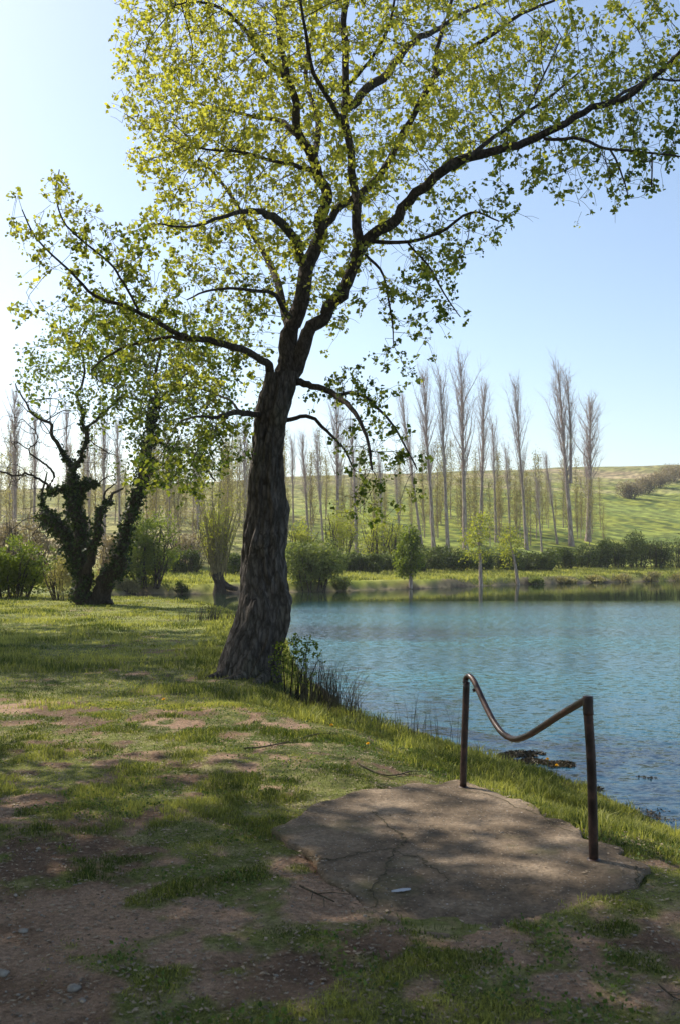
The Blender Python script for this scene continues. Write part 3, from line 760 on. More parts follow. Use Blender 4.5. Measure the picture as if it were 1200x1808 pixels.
# ------------------------------------------------------------------ ivy-covered tree on the left
def build_ivy_tree():
    g = np.random.default_rng(21)
    D = hit(170, 1068)[1]
    b0 = P(165, 1068, D)
    root = empty('ivy_covered_tree', (b0[0], b0[1], tz(b0[0], b0[1])))
    tag(root, 'old many-stemmed tree thick with dark ivy on the left bank', 'tree')
    def mk(pts, seed): 
        pp = np.array([P(u, v, D + dy) for u, v, dy, r in pts]); rr = np.array([r * (D + dy) / F for u, v, dy, r in pts])
        return smooth_path(pp, rr * np.where(rr > .16, .85, .65), 4, 0.10, seed)
    T = [
     [(158,1075,0,22),(150,1050,0,17),(145,1010,0,15),(140,965,0,14),(136,920,0,14),(132,880,0,13),(130,855,0,10),(128,832,0,8),(113,800,.3,6),(98,769,.5,5),(79,744,.8,4),(46,712,1,2.5),(27,677,1.2,1.5)],
     [(182,1076,0,26),(180,1050,0,20),(195,1020,-.3,17),(210,990,-.5,15),(220,950,-.6,12),(226,925,-.7,11),(240,880,-.8,12),(250,845,-.8,12),(259,800,-.8,11),(264,760,-.7,8),(272,705,-.5,6),(280,650,-.4,4),(285,590,-.3,3)],
     [(145,1010,0,12),(130,970,.2,14),(112,940,.4,14),(92,920,.6,13),(78,912,.7,10)],
     [(128,835,0,6),(140,805,-.3,6),(152,770,-.5,6),(154,752,-.5,5),(147,729,-.6,4.5),(144,690,-.6,4),(148,640,-.6,3),(140,600,-.6,2)],
     [(154,758,-.5,4),(173,737,-.4,4),(181,727,-.3,3.5),(204,708,-.2,3.5),(221,700,0,3),(245,706,.2,2.5),(262,715,.3,2)],
     [(155,1010,-.3,9),(163,975,-.6,9),(172,940,-.8,9),(183,905,-1,7),(198,878,-1.1,4.5),(217,862,-1.2,2.5)],
     [(172,940,-.8,4),(178,900,-.8,3),(190,870,-.9,2.5),(205,852,-.9,1.5)],
     [(132,880,0,8),(118,862,.1,6),(92,862,.3,4),(97,840,.3,3.5),(90,827,.4,3),(62,806,.6,2.5),(52,792,.6,2),(66,780,.6,1.8),(64,760,.6,1.2)],
     [(92,864,.3,4),(78,855,.3,3.5),(60,842,.4,3),(31,837,.6,3),(4,832,.8,2.5),(-20,815,1,1.5)],
     [(133,890,0,8),(146,866,-.2,8),(158,854,-.3,6),(176,852,-.4,3)],
     [(92,925,.6,5),(80,890,.8,4),(78,862,.8,3),(85,835,.8,2)],
     [(221,700,0,2.5),(200,680,-.3,2.5),(175,668,-.5,2),(160,640,-.6,1.5)],
     [(270,710,-.5,4),(300,690,-.8,3),(330,660,-1,2.5),(350,640,-1,1.5)],
     [(262,775,-.7,5),(300,790,-1,4),(350,815,-1.3,3),(380,850,-1.4,2)],
    ]
    limbs = [mk(t, i) for i, t in enumerate(T)]
    Z = [(300,690,120,110,-.6,3,240),(150,620,80,60,-.4,2.2,75),(230,640,90,70,-.5,2.4,90),(320,810,90,70,-1,2,110),(90,640,60,50,-.4,1.6,45),(200,570,110,60,-.4,2.2,70),(190,720,60,60,-.3,1.6,45),(330,600,90,60,-.8,2.4,70),(150,700,50,50,-.5,1.5,25),(250,780,40,80,-.8,1.2,35),(400,700,50,90,-.8,1.5,30)]
    A = []
    for u, v, ru, rv, dy, rd, n in Z:
        c = P(u, v, D + dy); s = (D + dy) / F
        A.append(blob(g, c, (ru * s, rd, rv * s), int(n * 1.6), 0.6))
    A = np.concatenate(A)
    paths, tips, thin, _ = grow_tree(limbs, A, 0.32, 0.34, 50, 6, 6, 0.02, 0.008, 2.2, 0.22, 0.07)
    # bare twigs on the left side
    Zb = [(60,760,65,75,.6,1.8,170),(40,840,60,50,.6,1.6,110),(100,720,40,60,.5,1.5,70),(60,930,50,40,.8,1.4,60),(190,800,40,60,-.2,1.4,50)]
    Ab = np.concatenate([blob(g, P(u, v, D + dy), (ru * D / F, rd, rv * D / F), n, 0.6) for u, v, ru, rv, dy, rd, n in Zb])
    paths2, _, _, _ = grow_tree(limbs, Ab, 0.22, 0.25, 40, 8, 6, -0.05, 0.010, 2.3, 0.35, 0.05)
    V1, Q1 = tube_arrays(limbs[:3], 14)
    V2, Q2 = tube_arrays(limbs[3:], 8)
    V3, Q3 = tube_arrays(paths + paths2, lambda r: 4 if r > 0.02 else 3)
    add_part('trunk', V1, Q1, M_IVYBARK, root)
    add_part('branches', np.concatenate([V2, V3]), [np.concatenate([Q2[0], Q3[0] + len(V2)])], M_IVYBARK, root)
    # ivy hugging the stems
    pos = []
    def ivy(limb, a, b, thick, dens):
        pts, rad = limb; n = len(pts); i0, i1 = int(a * n), int(b * n)
        for i in range(i0, min(i1, n - 1)):
            ln = np.linalg.norm(pts[i + 1] - pts[i]); m = int(dens * ln)
            t = g.random(m)[:, None]
            c = pts[i] + (pts[i + 1] - pts[i]) * t
            d = g.normal(size=(m, 3)); d /= np.linalg.norm(d, axis=1, keepdims=True)
            lump = 0.6 + 0.9 * vnoise(c[:, 2] * 2.2 + i, c[:, 0] * 2.2, 5)
            pos.append(c + d * (rad[i] + thick * lump * g.uniform(0.2, 1.0, m))[:, None])
    ivy(limbs[0], 0.05, 0.55, 0.15, 620); ivy(limbs[0], 0.55, 0.68, 0.09, 200)
    ivy(limbs[1], 0.18, 0.85, 0.15, 480); ivy(limbs[2], 0.0, 1.0, 0.20, 650)
    ivy(limbs[5], 0.2, 0.8, 0.10, 300); ivy(limbs[9], 0.0, 1.0, 0.12, 420); ivy(limbs[3], 0.0, 0.6, 0.07, 120); ivy(limbs[7], 0, .25, .12, 400); ivy(limbs[10], 0, .6, .10, 250)
    pos = np.concatenate(pos)
    VI, TI, ti = leaves_arrays(pos, (0, 0, -0.5), 0.10, g, np.clip(g.beta(1.2, 4, len(pos)), 0, 1), 0.9, 0.1)
    add_part('ivy', VI, TI, M_IVY, root, False, ti)
    cnt = g.integers(9, 15, len(thin))
    lp = np.repeat(thin, cnt, 0); lp = lp + g.normal(size=lp.shape) * 0.14
    ti = np.clip(np.repeat(g.normal(0.5, 0.2, len(thin)), cnt) + g.normal(0, 0.12, len(lp)), 0, 1)
    VL, TL, tt = leaves_arrays(lp, (0, 0, -0.3), 0.125, g, ti, 0.8, 0.15)
    add_part('foliage', VL, TL, M_LEAF2, root, False, tt)
    print('ivy tree leaves', len(lp), 'ivy', len(pos))
build_ivy_tree()

# ------------------------------------------------------------------ bare poplars
def poplar_mesh(seed, H, spread=0.085, first=0.32, nb=46, twr=0.009, twin=0.0):
    """trunk paths and twig paths of a narrow leafless poplar of height H at the origin"""
    g = np.random.default_rng(seed)
    n = 14; z = np.linspace(0, H, n)
    wob = np.cumsum(g.normal(size=(n, 2)) * 0.010 * H / 18, 0); wob = wob - wob[0]
    tr = np.stack([wob[:, 0] * 1.2, wob[:, 1] * 1.2, z], 1)
    rad = 0.0105 * H * (1 - z / H) ** 0.9 + 0.012
    rad[0] *= 1.3
    tw = []; tk = [(tr, rad)]
    for b in range(nb):
        t = first + (0.97 - first) * (b + g.random()) / nb
        i = t * (n - 1); i0 = int(i); p = tr[i0] + (tr[min(i0 + 1, n - 1)] - tr[i0]) * (i - i0)
        az = g.uniform(0, 2 * np.pi)
        env = math.sin(min(1, (t - first * 0.6) / (1 - first * 0.6)) * math.pi * 0.86 + 0.25)
        ln = H * (0.06 + 0.17 * max(0.1, env)) * g.uniform(0.6, 1.15)
        if g.random() < 0.08: ln *= 1.35
        ang = g.uniform(0.14, 0.42)
        pts = [p]; d = np.array([math.cos(az) * math.sin(ang), math.sin(az) * math.sin(ang), math.cos(ang)])
        m = 6
        for s in range(m):
            d = d + np.array([0, 0, 0.14]) + g.normal(size=3) * 0.06; d /= np.linalg.norm(d)
            pts.append(pts[-1] + d * ln / m)
        pts = np.array(pts); r0 = max(twr * 1.2, 0.007 * ln + twr * .8)
        tk_or = np.linspace(r0 * 1.6, twr * 0.6, m + 1)
        tw.append((pts, tk_or))
        for s in range(int(6 + ln * 3)):
            k = g.integers(1, m); q = pts[k] + (pts[k + 1] - pts[k]) * g.random()
            dd = np.array([0, 0, 1.0]) * 1.0 + g.normal(size=3) * 0.42; dd /= np.linalg.norm(dd)
            l2 = ln * g.uniform(0.18, 0.45)
            q1 = q + dd * l2 * 0.5; q2 = q1 + (dd + np.array([0, 0, 0.2])) * l2 * 0.5
            tw.append((np.array([q, q1, q2]), np.array([twr, twr * 0.7, twr * 0.4])))
    # fine twigs high on the stem
    for s in range(90):
        t = g.uniform(first, 0.98); i = t * (n - 1); i0 = int(i); p = tr[i0] + (tr[min(i0 + 1, n - 1)] - tr[i0]) * (i - i0)
        dd = np.array([0, 0, 1.0]) + g.normal(size=3) * 0.45; dd /= np.linalg.norm(dd); l2 = g.uniform(0.4, 1.3)
        tw.append((np.array([p, p + dd * l2]), np.array([twr * .8, twr * 0.4])))
    return tk, tw
def mesh_of(name, paths, sides, mat):
    V, Q = tube_arrays(paths, sides)
    me = mesh_arrays(name, V, Q, True); me.materials.append(mat); return me

# (u, v) of the foot, (u, v) of the top, label
POP = [
 (744,967,708,700,'bare grey poplar leaning left, leftmost of the tall row right of the big tree'),
 (765,975,746,658,'second tall bare poplar of the row right of the big tree'),
 (790,979,777,662,'slim straight bare poplar, third of the tall row beyond the lake'),
 (821,972,810,638,'tallest bare poplar beyond the lake, its forked top nearest the big tree leaves'),
 (846,962,854,683,'bare poplar behind the yellow-green sapling leaning slightly to the right'),
 (875,958,869,746,'thin short bare poplar just right of the one behind the yellow sapling'),
 (929,971,908,675,'lone tall bare poplar leaning left, midway along the hedge'),
 (900,950,892,790,'slight bare poplar set back between two taller ones beyond the lake'),
 (1008,964,986,654,'tall broad bare poplar with twin crown tips near the right end of the row'),
 (983,960,962,804,'low bare poplar just left of the twin-tipped one'),
 (1037,956,1041,712,'wide brushy bare poplar, last on the right beside the green field'),
 (956,975,946,842,'smallest thin bare poplar above the middle of the dark hedge'),
 (519,947,516,775,'slim bare poplar seen just right of the dark trunk'),
 (545,955,534,770,'bare poplar second to the right of the dark trunk'),
 (571,962,558,765,'bare poplar behind the round grey-green bush'),
 (598,960,592,700,'tall pale bare poplar behind the hanging branch of the big tree'),
 (629,977,620,750,'pale-stemmed bare poplar under the hanging leaves'),
 (676,975,668,800,'thin bare poplar left of the leafy green sapling'),
 (706,965,697,830,'short thin bare poplar behind the leafy green sapling'),
 (26,965,27,700,'tall brushy bare poplar at the far left edge'),
 (118,960,118,725,'faint bare poplar behind the ivy-covered tree left fork'),
 (158,965,155,765,'bare poplar seen between the stems of the ivy-covered tree'),
 (185,965,184,738,'bare poplar right of the middle ivy stem'),
 (213,962,207,748,'bare poplar beside the right ivy stem'),
 (300,960,300,790,'dark bare poplar stem above the green waterside tree'),
 (352,985,346,815,'bare poplar stem left of the yellow pollard willow'),
 (432,962,433,745,'bare poplar partly hidden by the left edge of the big trunk'),
 (60,965,62,735,'bare poplar second from the left edge'),
]
protoH = 18.0
protos = []
for s in range(6):
    tk, tw = poplar_mesh(100 + s, protoH, first=[.36, .30, .42, .25, .33, .28][s], nb=[44, 52, 38, 54, 46, 64][s])
    if s in (3,):     # twin leader
        t2, w2 = poplar_mesh(140, protoH * 0.62, first=.2, nb=34)
        off = np.array([0.25, 0.0, protoH * 0.36])
        bend = lambda p: p + off + np.stack([0.11 * p[:, 2] * np.exp(-p[:, 2] / 9), p[:, 2] * 0.02, 0 * p[:, 2]], 1)
        tk += [(bend(p), r) for p, r in t2]; tw += [(bend(p), r) for p, r in w2]
    protos.append((mesh_of('poplar_trunk', tk, 8, M_POPLAR), mesh_of('poplar_twigs', tw, 3, M_TWIG)))
proto_objs = {}
def place_poplar(foot, top_h, lean, kind, label, group, cat='tree', name='bare_poplar', widen=1.0, rot=None):
    root = empty(name, foot)
    tag(root, label, cat, group)
    s = top_h / protoH
    w = s * widen * (0.85 + 0.35 * ((len(label) * 37) % 11) / 10)
    root.scale = (w, w, s)
    root.rotation_euler = (0, lean, rot if rot is not None else 0)
    for nm, me in (('trunk', protos[kind][0]), ('crown', protos[kind][1])):
        if (kind, nm) not in proto_objs:
            o = bpy.data.objects.new(nm, me); proto_objs[(kind, nm)] = o
        else:
            o = proto_objs[(kind, nm)].copy()
        C.objects.link(o); o.parent = root
    return root
kinds = [0, 1, 2, 4, 0, 2, 1, 2, 3, 0, 5, 2, 2, 0, 1, 4, 0, 2, 2, 5, 0, 1, 2, 0, 2, 4, 1, 0]
for i, (u, v, ut, vt, lab) in enumerate(POP):
    f = hit(u, v, 50); D = f[1]
    top = P(ut, vt, D); H = top[2] - f[2]
    lean = math.atan2(top[0] - f[0], H)
    place_poplar(f - np.array([0, 0, .15]), H + .1, lean, kinds[i], lab, 'bare poplars beyond the lake', widen={8: 1.25, 10: 1.7, 19: 1.5}.get(i, 1.15))

# young thin trees climbing the hillside: slender stem with a haze of olive twigs and buds
g = np.random.default_rng(33)
def young_mesh(seed):
    g = np.random.default_rng(seed); H = 9.0
    z = np.linspace(0, H, 9); tr = np.stack([np.cumsum(g.normal(size=9) * .05), np.cumsum(g.normal(size=9) * .05), z], 1)
    tk = [(tr, 0.06 * (1 - z / H) + 0.012)]
    tw = []
    for b in range(90):
        t = g.uniform(0.10, 0.97); i = t * 8; i0 = int(i); p = tr[i0] + (tr[min(i0 + 1, 8)] - tr[i0]) * (i - i0)
        dd = np.array([0, 0, 1.0]) + g.normal(size=3) * 0.5; dd /= np.linalg.norm(dd); l = g.uniform(.8, 2.2) * (1.2 - t)
        p1 = p + dd * l * .5; p2 = p1 + (dd + np.array([0, 0, .25])) * l * .5
        tw.append((np.array([p, p1, p2]), np.array([.02, .014, .008])))
    pos = np.concatenate([q[0][1:] for q in tw]); pos = np.repeat(pos, 6, 0) + g.normal(size=(len(pos) * 6, 3)) * 0.26
    VL, TL, tt = leaves_arrays(pos, (0, 0, .3), 0.13, g, g.random(len(pos)), 0.6, 0.1)
    mt = mesh_of('young_trunk', tk, 5, M_POPLAR); V, Q = tube_arrays(tw, 3)
    mc = mesh_of('young_twigs', tw, 3, M_TWIGY)
    ml = mesh_arrays('young_buds', VL, TL, False, {'tint': tt}); ml.materials.append(M_OLIVE)
    return mt, mc, ml
ypro = [young_mesh(200 + s) for s in range(4)]
yobj = {}
for i in range(165):
    u = g.uniform(-60, 1075); v = g.uniform(905, 968) if u < 800 else g.uniform(925, 965)
    f = hit(u, v, 60)
    k = i % 4; s = g.uniform(.55, 1.15)
    root = empty('young_tree', f); root.scale = (s, s, s * g.uniform(.9, 1.2)); root.rotation_euler = (0, 0, g.uniform(0, 6.28))
    tag(root, 'slender young olive-coloured tree with budding twigs on the slope behind the poplars', 'young tree', 'young trees on the hillside behind the poplars')
    for q, nm in enumerate(('trunk', 'twigs', 'foliage')):
        if (k, nm) not in yobj:
            o = bpy.data.objects.new(nm, ypro[k][q]); yobj[(k, nm)] = o
        else: o = yobj[(k, nm)].copy()
        C.objects.link(o); o.parent = root

# ------------------------------------------------------------------ shrubs
def shrub(name, center, r, n, mat, label, cat, group=None, leaf=0.12, seed=0, stem=M_STEM, lobes=7, upright=False):
    g = np.random.default_rng(seed)
    z0 = tz(center[0], center[1])
    root = empty(name, (center[0], center[1], z0 - 0.03)); tag(root, label, cat, group)
    rx, ry, h = r
    pos = []
    for k in range(lobes):
        a = g.uniform(0, 6.28); q = g.uniform(0, .62) if k else 0
        c = np.array([center[0] + math.cos(a) * rx * q, center[1] + math.sin(a) * ry * q, z0 + h * g.uniform(.18, .62)])
        rr = np.array([rx, ry, h]) * np.array([g.uniform(.3, .52), g.uniform(.3, .52), g.uniform(.25, .42)])
        pos.append(blob(g, c, rr, n // lobes, 0.38))
    pos = np.concatenate(pos); pos = pos[pos[:, 2] > z0 + 0.02]
    nz = fbm(pos[:, 0] * 2.2 + pos[:, 1], pos[:, 2] * 2.2, seed + 3, 3)
    keep = nz + g.normal(0, .05, len(pos)) > 0.38
    pos = pos[keep]
    tint = np.clip(0.45 + (nz[keep] - .5) * 1.2 + g.normal(0, .18, len(pos)), 0, 1)
    VL, TL, tt = leaves_arrays(pos, (0, 0, .2), leaf, g, tint, .55, .12)
    st = []
    for k in range(22):
        a = g.uniform(0, 6.28); b = np.array([center[0] + math.cos(a) * rx * .25, center[1] + math.sin(a) * ry * .25, z0 - .05])
        e = np.array([center[0] + math.cos(a) * rx * g.uniform(.3, .85), center[1] + math.sin(a) * ry * g.uniform(.2, .7), z0 + h * g.uniform(.4, .78)])
        m = (b + e) / 2 + np.array([0, 0, h * .12]) + g.normal(size=3) * .05 * h
        st.append((np.array([b, m, e]), np.array([.022, .014, .006]) * max(.6, h / 2)))
    V, Q = tube_arrays(st, 4)
    add_part('stems', V, Q, stem, root)
    add_part('foliage', VL, TL, mat, root, False, tt)
    return root
def shrub_px(u, vb, ru, vt, **kw):
    f = hit(u, vb, 20); D = f[1]; h = (vb - vt) * D / F
    return shrub(center=(f[0], f[1]), r=(ru * D / F, ru * D / F * kw.pop('deep', .8), h), **kw)
shrub_px(553,1044,84,940, name='willow_bush', n=14000, mat=M_SHRUB, label='large rounded grey-green bush at the water edge right of the trunk', cat='bush', seed=1, leaf=.16, lobes=12)
hedge = [(625,1009,26,975),(660,1011,22,981),(690,1009,24,984),(735,1008,30,972),(770,1007,26,968),(812,1008,26,972),(850,1007,28,974),(890,1007,26,975),(925,1007,24,972),(960,1007,26,975),(995,1005,26,968),(1030,1004,26,966),(1062,1003,24,955),(1092,1003,22,958),(1125,1003,28,938),(1160,1003,24,944),(1195,1003,28,940),(1235,1002,28,942),
         (455,1012,25,975),(410,1013,22,982),(335,1012,26,965),(300,1012,20,975)]
hl = ['left end of the dark hedge, beside the grey-green bush','second shrub in the dark hedge from the grey-green bush','dark hedge shrub left of the leafy sapling','dark hedge shrub right behind the leafy sapling','dark hedge shrub between the leafy and the yellow saplings','dark hedge shrub left of the yellow sapling trunk',
      'dark hedge shrub right behind the yellow sapling','dark hedge shrub between the yellow and the slanting saplings','dark hedge shrub right of the slanting sapling','low dark hedge shrub under the smallest poplar','dark hedge shrub under the twin-tipped poplar','dark hedge shrub under the wide brushy poplar','dark hedge shrub where the hedge starts to rise at right','dark hedge shrub in the dip before the tallest ones','tallest rounded dark hedge shrub near the right edge','dark hedge shrub just right of the tallest one','dark hedge shrub cut by the right edge','last dark hedge shrub beyond the right edge',
      'dark shrub hidden partly behind the big trunk','low dark shrub left of the big trunk beside the pollard','dark shrub left of the yellow pollard willow','small dark shrub behind the green waterside tree']
for i, (u, vb, ru, vt) in enumerate(hedge):
    shrub_px(u, vb + 1, ru * 1.75, vt - 9, name='hedge_shrub', n=5200, mat=M_DARK, label=hl[i], cat='shrub', group='dark shrubs of the far hedge', seed=30 + i, leaf=.17, lobes=8, deep=.7)
shrub_px(20,1056,110,940, name='leafy_bush', n=15000, mat=M_LEAF2, label='broad light green bush at the left edge behind the lawn', cat='bush', seed=3, leaf=.11, lobes=12)
shrub_px(-60,1056,90,960, name='leafy_bush', n=5000, mat=M_LEAF2, label='green bush beyond the left edge of the view', cat='bush', seed=4, leaf=.12)
shrub_px(112,1060,62,960, name='brushwood', n=5000, mat=M_OLIVE, label='pinkish brown brushwood left of the ivy-covered trunk', cat='bush', seed=5, leaf=.07)
shrub_px(262,1038,72,880, name='waterside_tree', n=15000, mat=M_LEAF2, label='fresh green bushy tree on the far bank right of the ivy-covered tree', cat='tree', seed=6, leaf=.14, lobes=14)
shrub_px(228,1045,26,1022, name='reed_clump', n=2500, mat=M_OLIVE, label='brown reed clump on the far bank by the ivy-covered tree', cat='reeds', seed=7, leaf=.2)
shrub_px(318,1047,18,1028, name='bank_shrub', n=1200, mat=M_DARK, label='small dark shrub at the far waterline left of the pollard', cat='shrub', seed=8, leaf=.14)
shrub_px(600,1042,24,1010, name='bank_shrub', n=1600, mat=M_SHRUB, label='small shrub at the right foot of the grey-green bush', cat='shrub', seed=9, leaf=.14)
shrub_px(942,1034,22,1016, name='bank_shrub', n=1600, mat=M_SHRUB, label='low grey shrub at the waterline right of the slanting sapling', cat='shrub', seed=10, leaf=.14)
for i, (u, vb, ru, vt) in enumerate([(1000,1030,26,1016),(1050,1029,26,1014),(1100,1028,30,1010),(1150,1027,30,1008),(1200,1027,30,1006)]):
    shrub_px(u, vb, ru, vt, name='reed_clump', n=1500, mat=M_OLIVE, label=['first','second','third','fourth','fifth'][i] + ' low clump of reeds from the left along the right end of the far bank', cat='reeds', group='reed clumps on the far bank', seed=60 + i, leaf=.16)
for i, (u, vb, ru, vt) in enumerate([(530,990,45,905),(600,992,50,880),(665,990,40,890),(700,985,40,905),(380,985,40,880),(470,985,30,900)]):
    shrub_px(u, vb, ru, vt, name='young_willow', n=3200, mat=M_YOUNG, label='loose yellow-green young willow, ' + ['first right of the big trunk','second right of the big trunk','third right of the big trunk','behind the leafy sapling','behind the pollard','half hidden behind the big trunk'][i] + ', under the bare poplars', cat='bush', group='young willows under the poplars', seed=90 + i, leaf=.17, lobes=14)
for i, (u, vb, ru, vt) in enumerate([(60,1030,60,900),(130,1030,50,920),(200,1030,40,930),(330,1000,60,900),(10,1020,60,890)]):
    shrub_px(u, vb, ru, vt, name='brushwood', n=3600, mat=M_BRUSH, label='pale twiggy brushwood, ' + ['behind the left green bush','just left of the ivy-covered stems','in the fork of the ivy-covered tree','between the green waterside tree and the pollard','at the far left edge'][i], cat='bush', group='brushwood at the far left', seed=120 + i, leaf=.16, lobes=12)
# brown thicket on the field
for i, (u, vb, ru, vt) in enumerate([(1112,880,16,845),(1135,872,18,838),(1158,862,20,828),(1182,850,22,820),(1208,842,24,812)]):
    shrub_px(u, vb, ru * 1.9, vt, name='brown_thicket', n=6000, mat=M_BRUSH, label=['lowest','second','middle','fourth','topmost'][i] + ' bush of the brown thicket running up the green field', cat='bush', group='brown thicket on the field', seed=70 + i, leaf=.28, lobes=14)

# ------------------------------------------------------------------ saplings and pollard
def sapling(u, vb, vt, ut, crown, nleaf, mat, label, seed, leaf=.13, name='sapling', r0=5, nA=90):
    g = np.random.default_rng(seed)
    f = hit(u, vb, 40); D = f[1]; s = D / F
    root = empty(name, f); tag(root, label, 'young tree' if name == 'sapling' else 'tree')
    top = P(ut, vt, D)
    pts = np.array([f + (top - f) * t + np.array([math.sin(t * 5) * .12, math.cos(t * 4) * .08, 0]) * t for t in np.linspace(0, 1, 9)]); pts[0] = f - np.array([0, 0, .1])
    limb = (pts, np.linspace(r0 * s, .02, 9))
    A = np.concatenate([blob(g, P(cu, cv, D), (ru * s, ru * s, rv * s), nA, .5) for cu, cv, ru, rv in crown])
    paths, tips, thin, _ = grow_tree([limb], A, .22, .24, 40, seed, 5, -.03, .010, 2.2, .2, .06)
    V, Q = tube_arrays([limb], 8); add_part('trunk', V, Q, M_POPLAR, root)
    V, Q = tube_arrays(paths, 3); add_part('twigs', V, Q, M_TWIGY, root)
    pos = thin[g.integers(0, len(thin), nleaf)] + g.normal(size=(nleaf, 3)) * .16
    VL, TL, tt = leaves_arrays(pos, (0, 0, -.1), leaf, g, g.random(nleaf), .7, .15)
    add_part('foliage', VL, TL, mat, root, False, tt)
sapling(724,1037,930,724,[(722,985,28,35),(724,950,14,22)],5200,M_LEAF2,'leafy mid-green sapling on the far bank',301,.15,r0=4)
sapling(848,1036,915,842,[(838,960,32,40),(850,930,22,30)],1500,M_YOUNG,'airy yellow-green sapling with a pale trunk at the far waterline',302,.15,r0=4)
sapling(914,1033,930,895,[(898,968,28,34),(900,945,20,20)],1100,M_YOUNG,'airy yellow-green sapling slanting left over the dark hedge',303,.14,r0=3.5)

def pollard():
    g = np.random.default_rng(51)
    f = hit(388, 1048, 40); D = f[1]; s = D / F
    root = empty('pollard_willow', f); tag(root, 'pollarded willow with a fan of upright yellow shoots left of the big trunk', 'tree')
    head = P(383, 1012, D)
    pts = np.array([f - np.array([0, 0, .1]), f + (head - f) * .5 + np.array([.1, 0, 0]), head]); V, Q = tube_arrays([smooth_path(pts, [.42, .32, .34], 5)], 12)
    # a second stem leaning low to the right
    q = P(420, 1040, D); V2, Q2 = tube_arrays([smooth_path(np.array([head - np.array([0, 0, .3]), (head + q) / 2 - np.array([0, 0, .3]), q]), [.25, .2, .12], 5)], 8)
    add_part('trunk', np.concatenate([V, V2]), [np.concatenate([Q[0], Q2[0] + len(V)])], M_IVYBARK, root)
    tw = []; pos = []
    for k in range(150):
        a = g.uniform(0, 6.28); sp = g.uniform(0, 1) ** .6 * .42; L = g.uniform(2.2, 5.0)
        d = np.array([math.cos(a) * sp, math.sin(a) * sp, 1.]); d /= np.linalg.norm(d)
        b = head + g.normal(size=3) * .18
        pts = [b]
        for t in range(5):
            d = d + np.array([0, 0, .06]) + g.normal(size=3) * .05; d /= np.linalg.norm(d); pts.append(pts[-1] + d * L / 5)
        tw.append((np.array(pts), np.linspace(.030, .008, 6)))
        pos += [pts[i] for i in (2, 3, 4, 5)]
    V, Q = tube_arrays(tw, 3); add_part('shoots', V, Q, M_TWIGY, root)
    pos = np.repeat(np.array(pos), 5, 0); pos = pos + g.normal(size=pos.shape) * .2
    VL, TL, tt = leaves_arrays(pos, (0, 0, .6), .11, g, g.random(len(pos)), .4, .1); add_part('foliage', VL, TL, M_YOUNG, root, False, tt)
pollard()

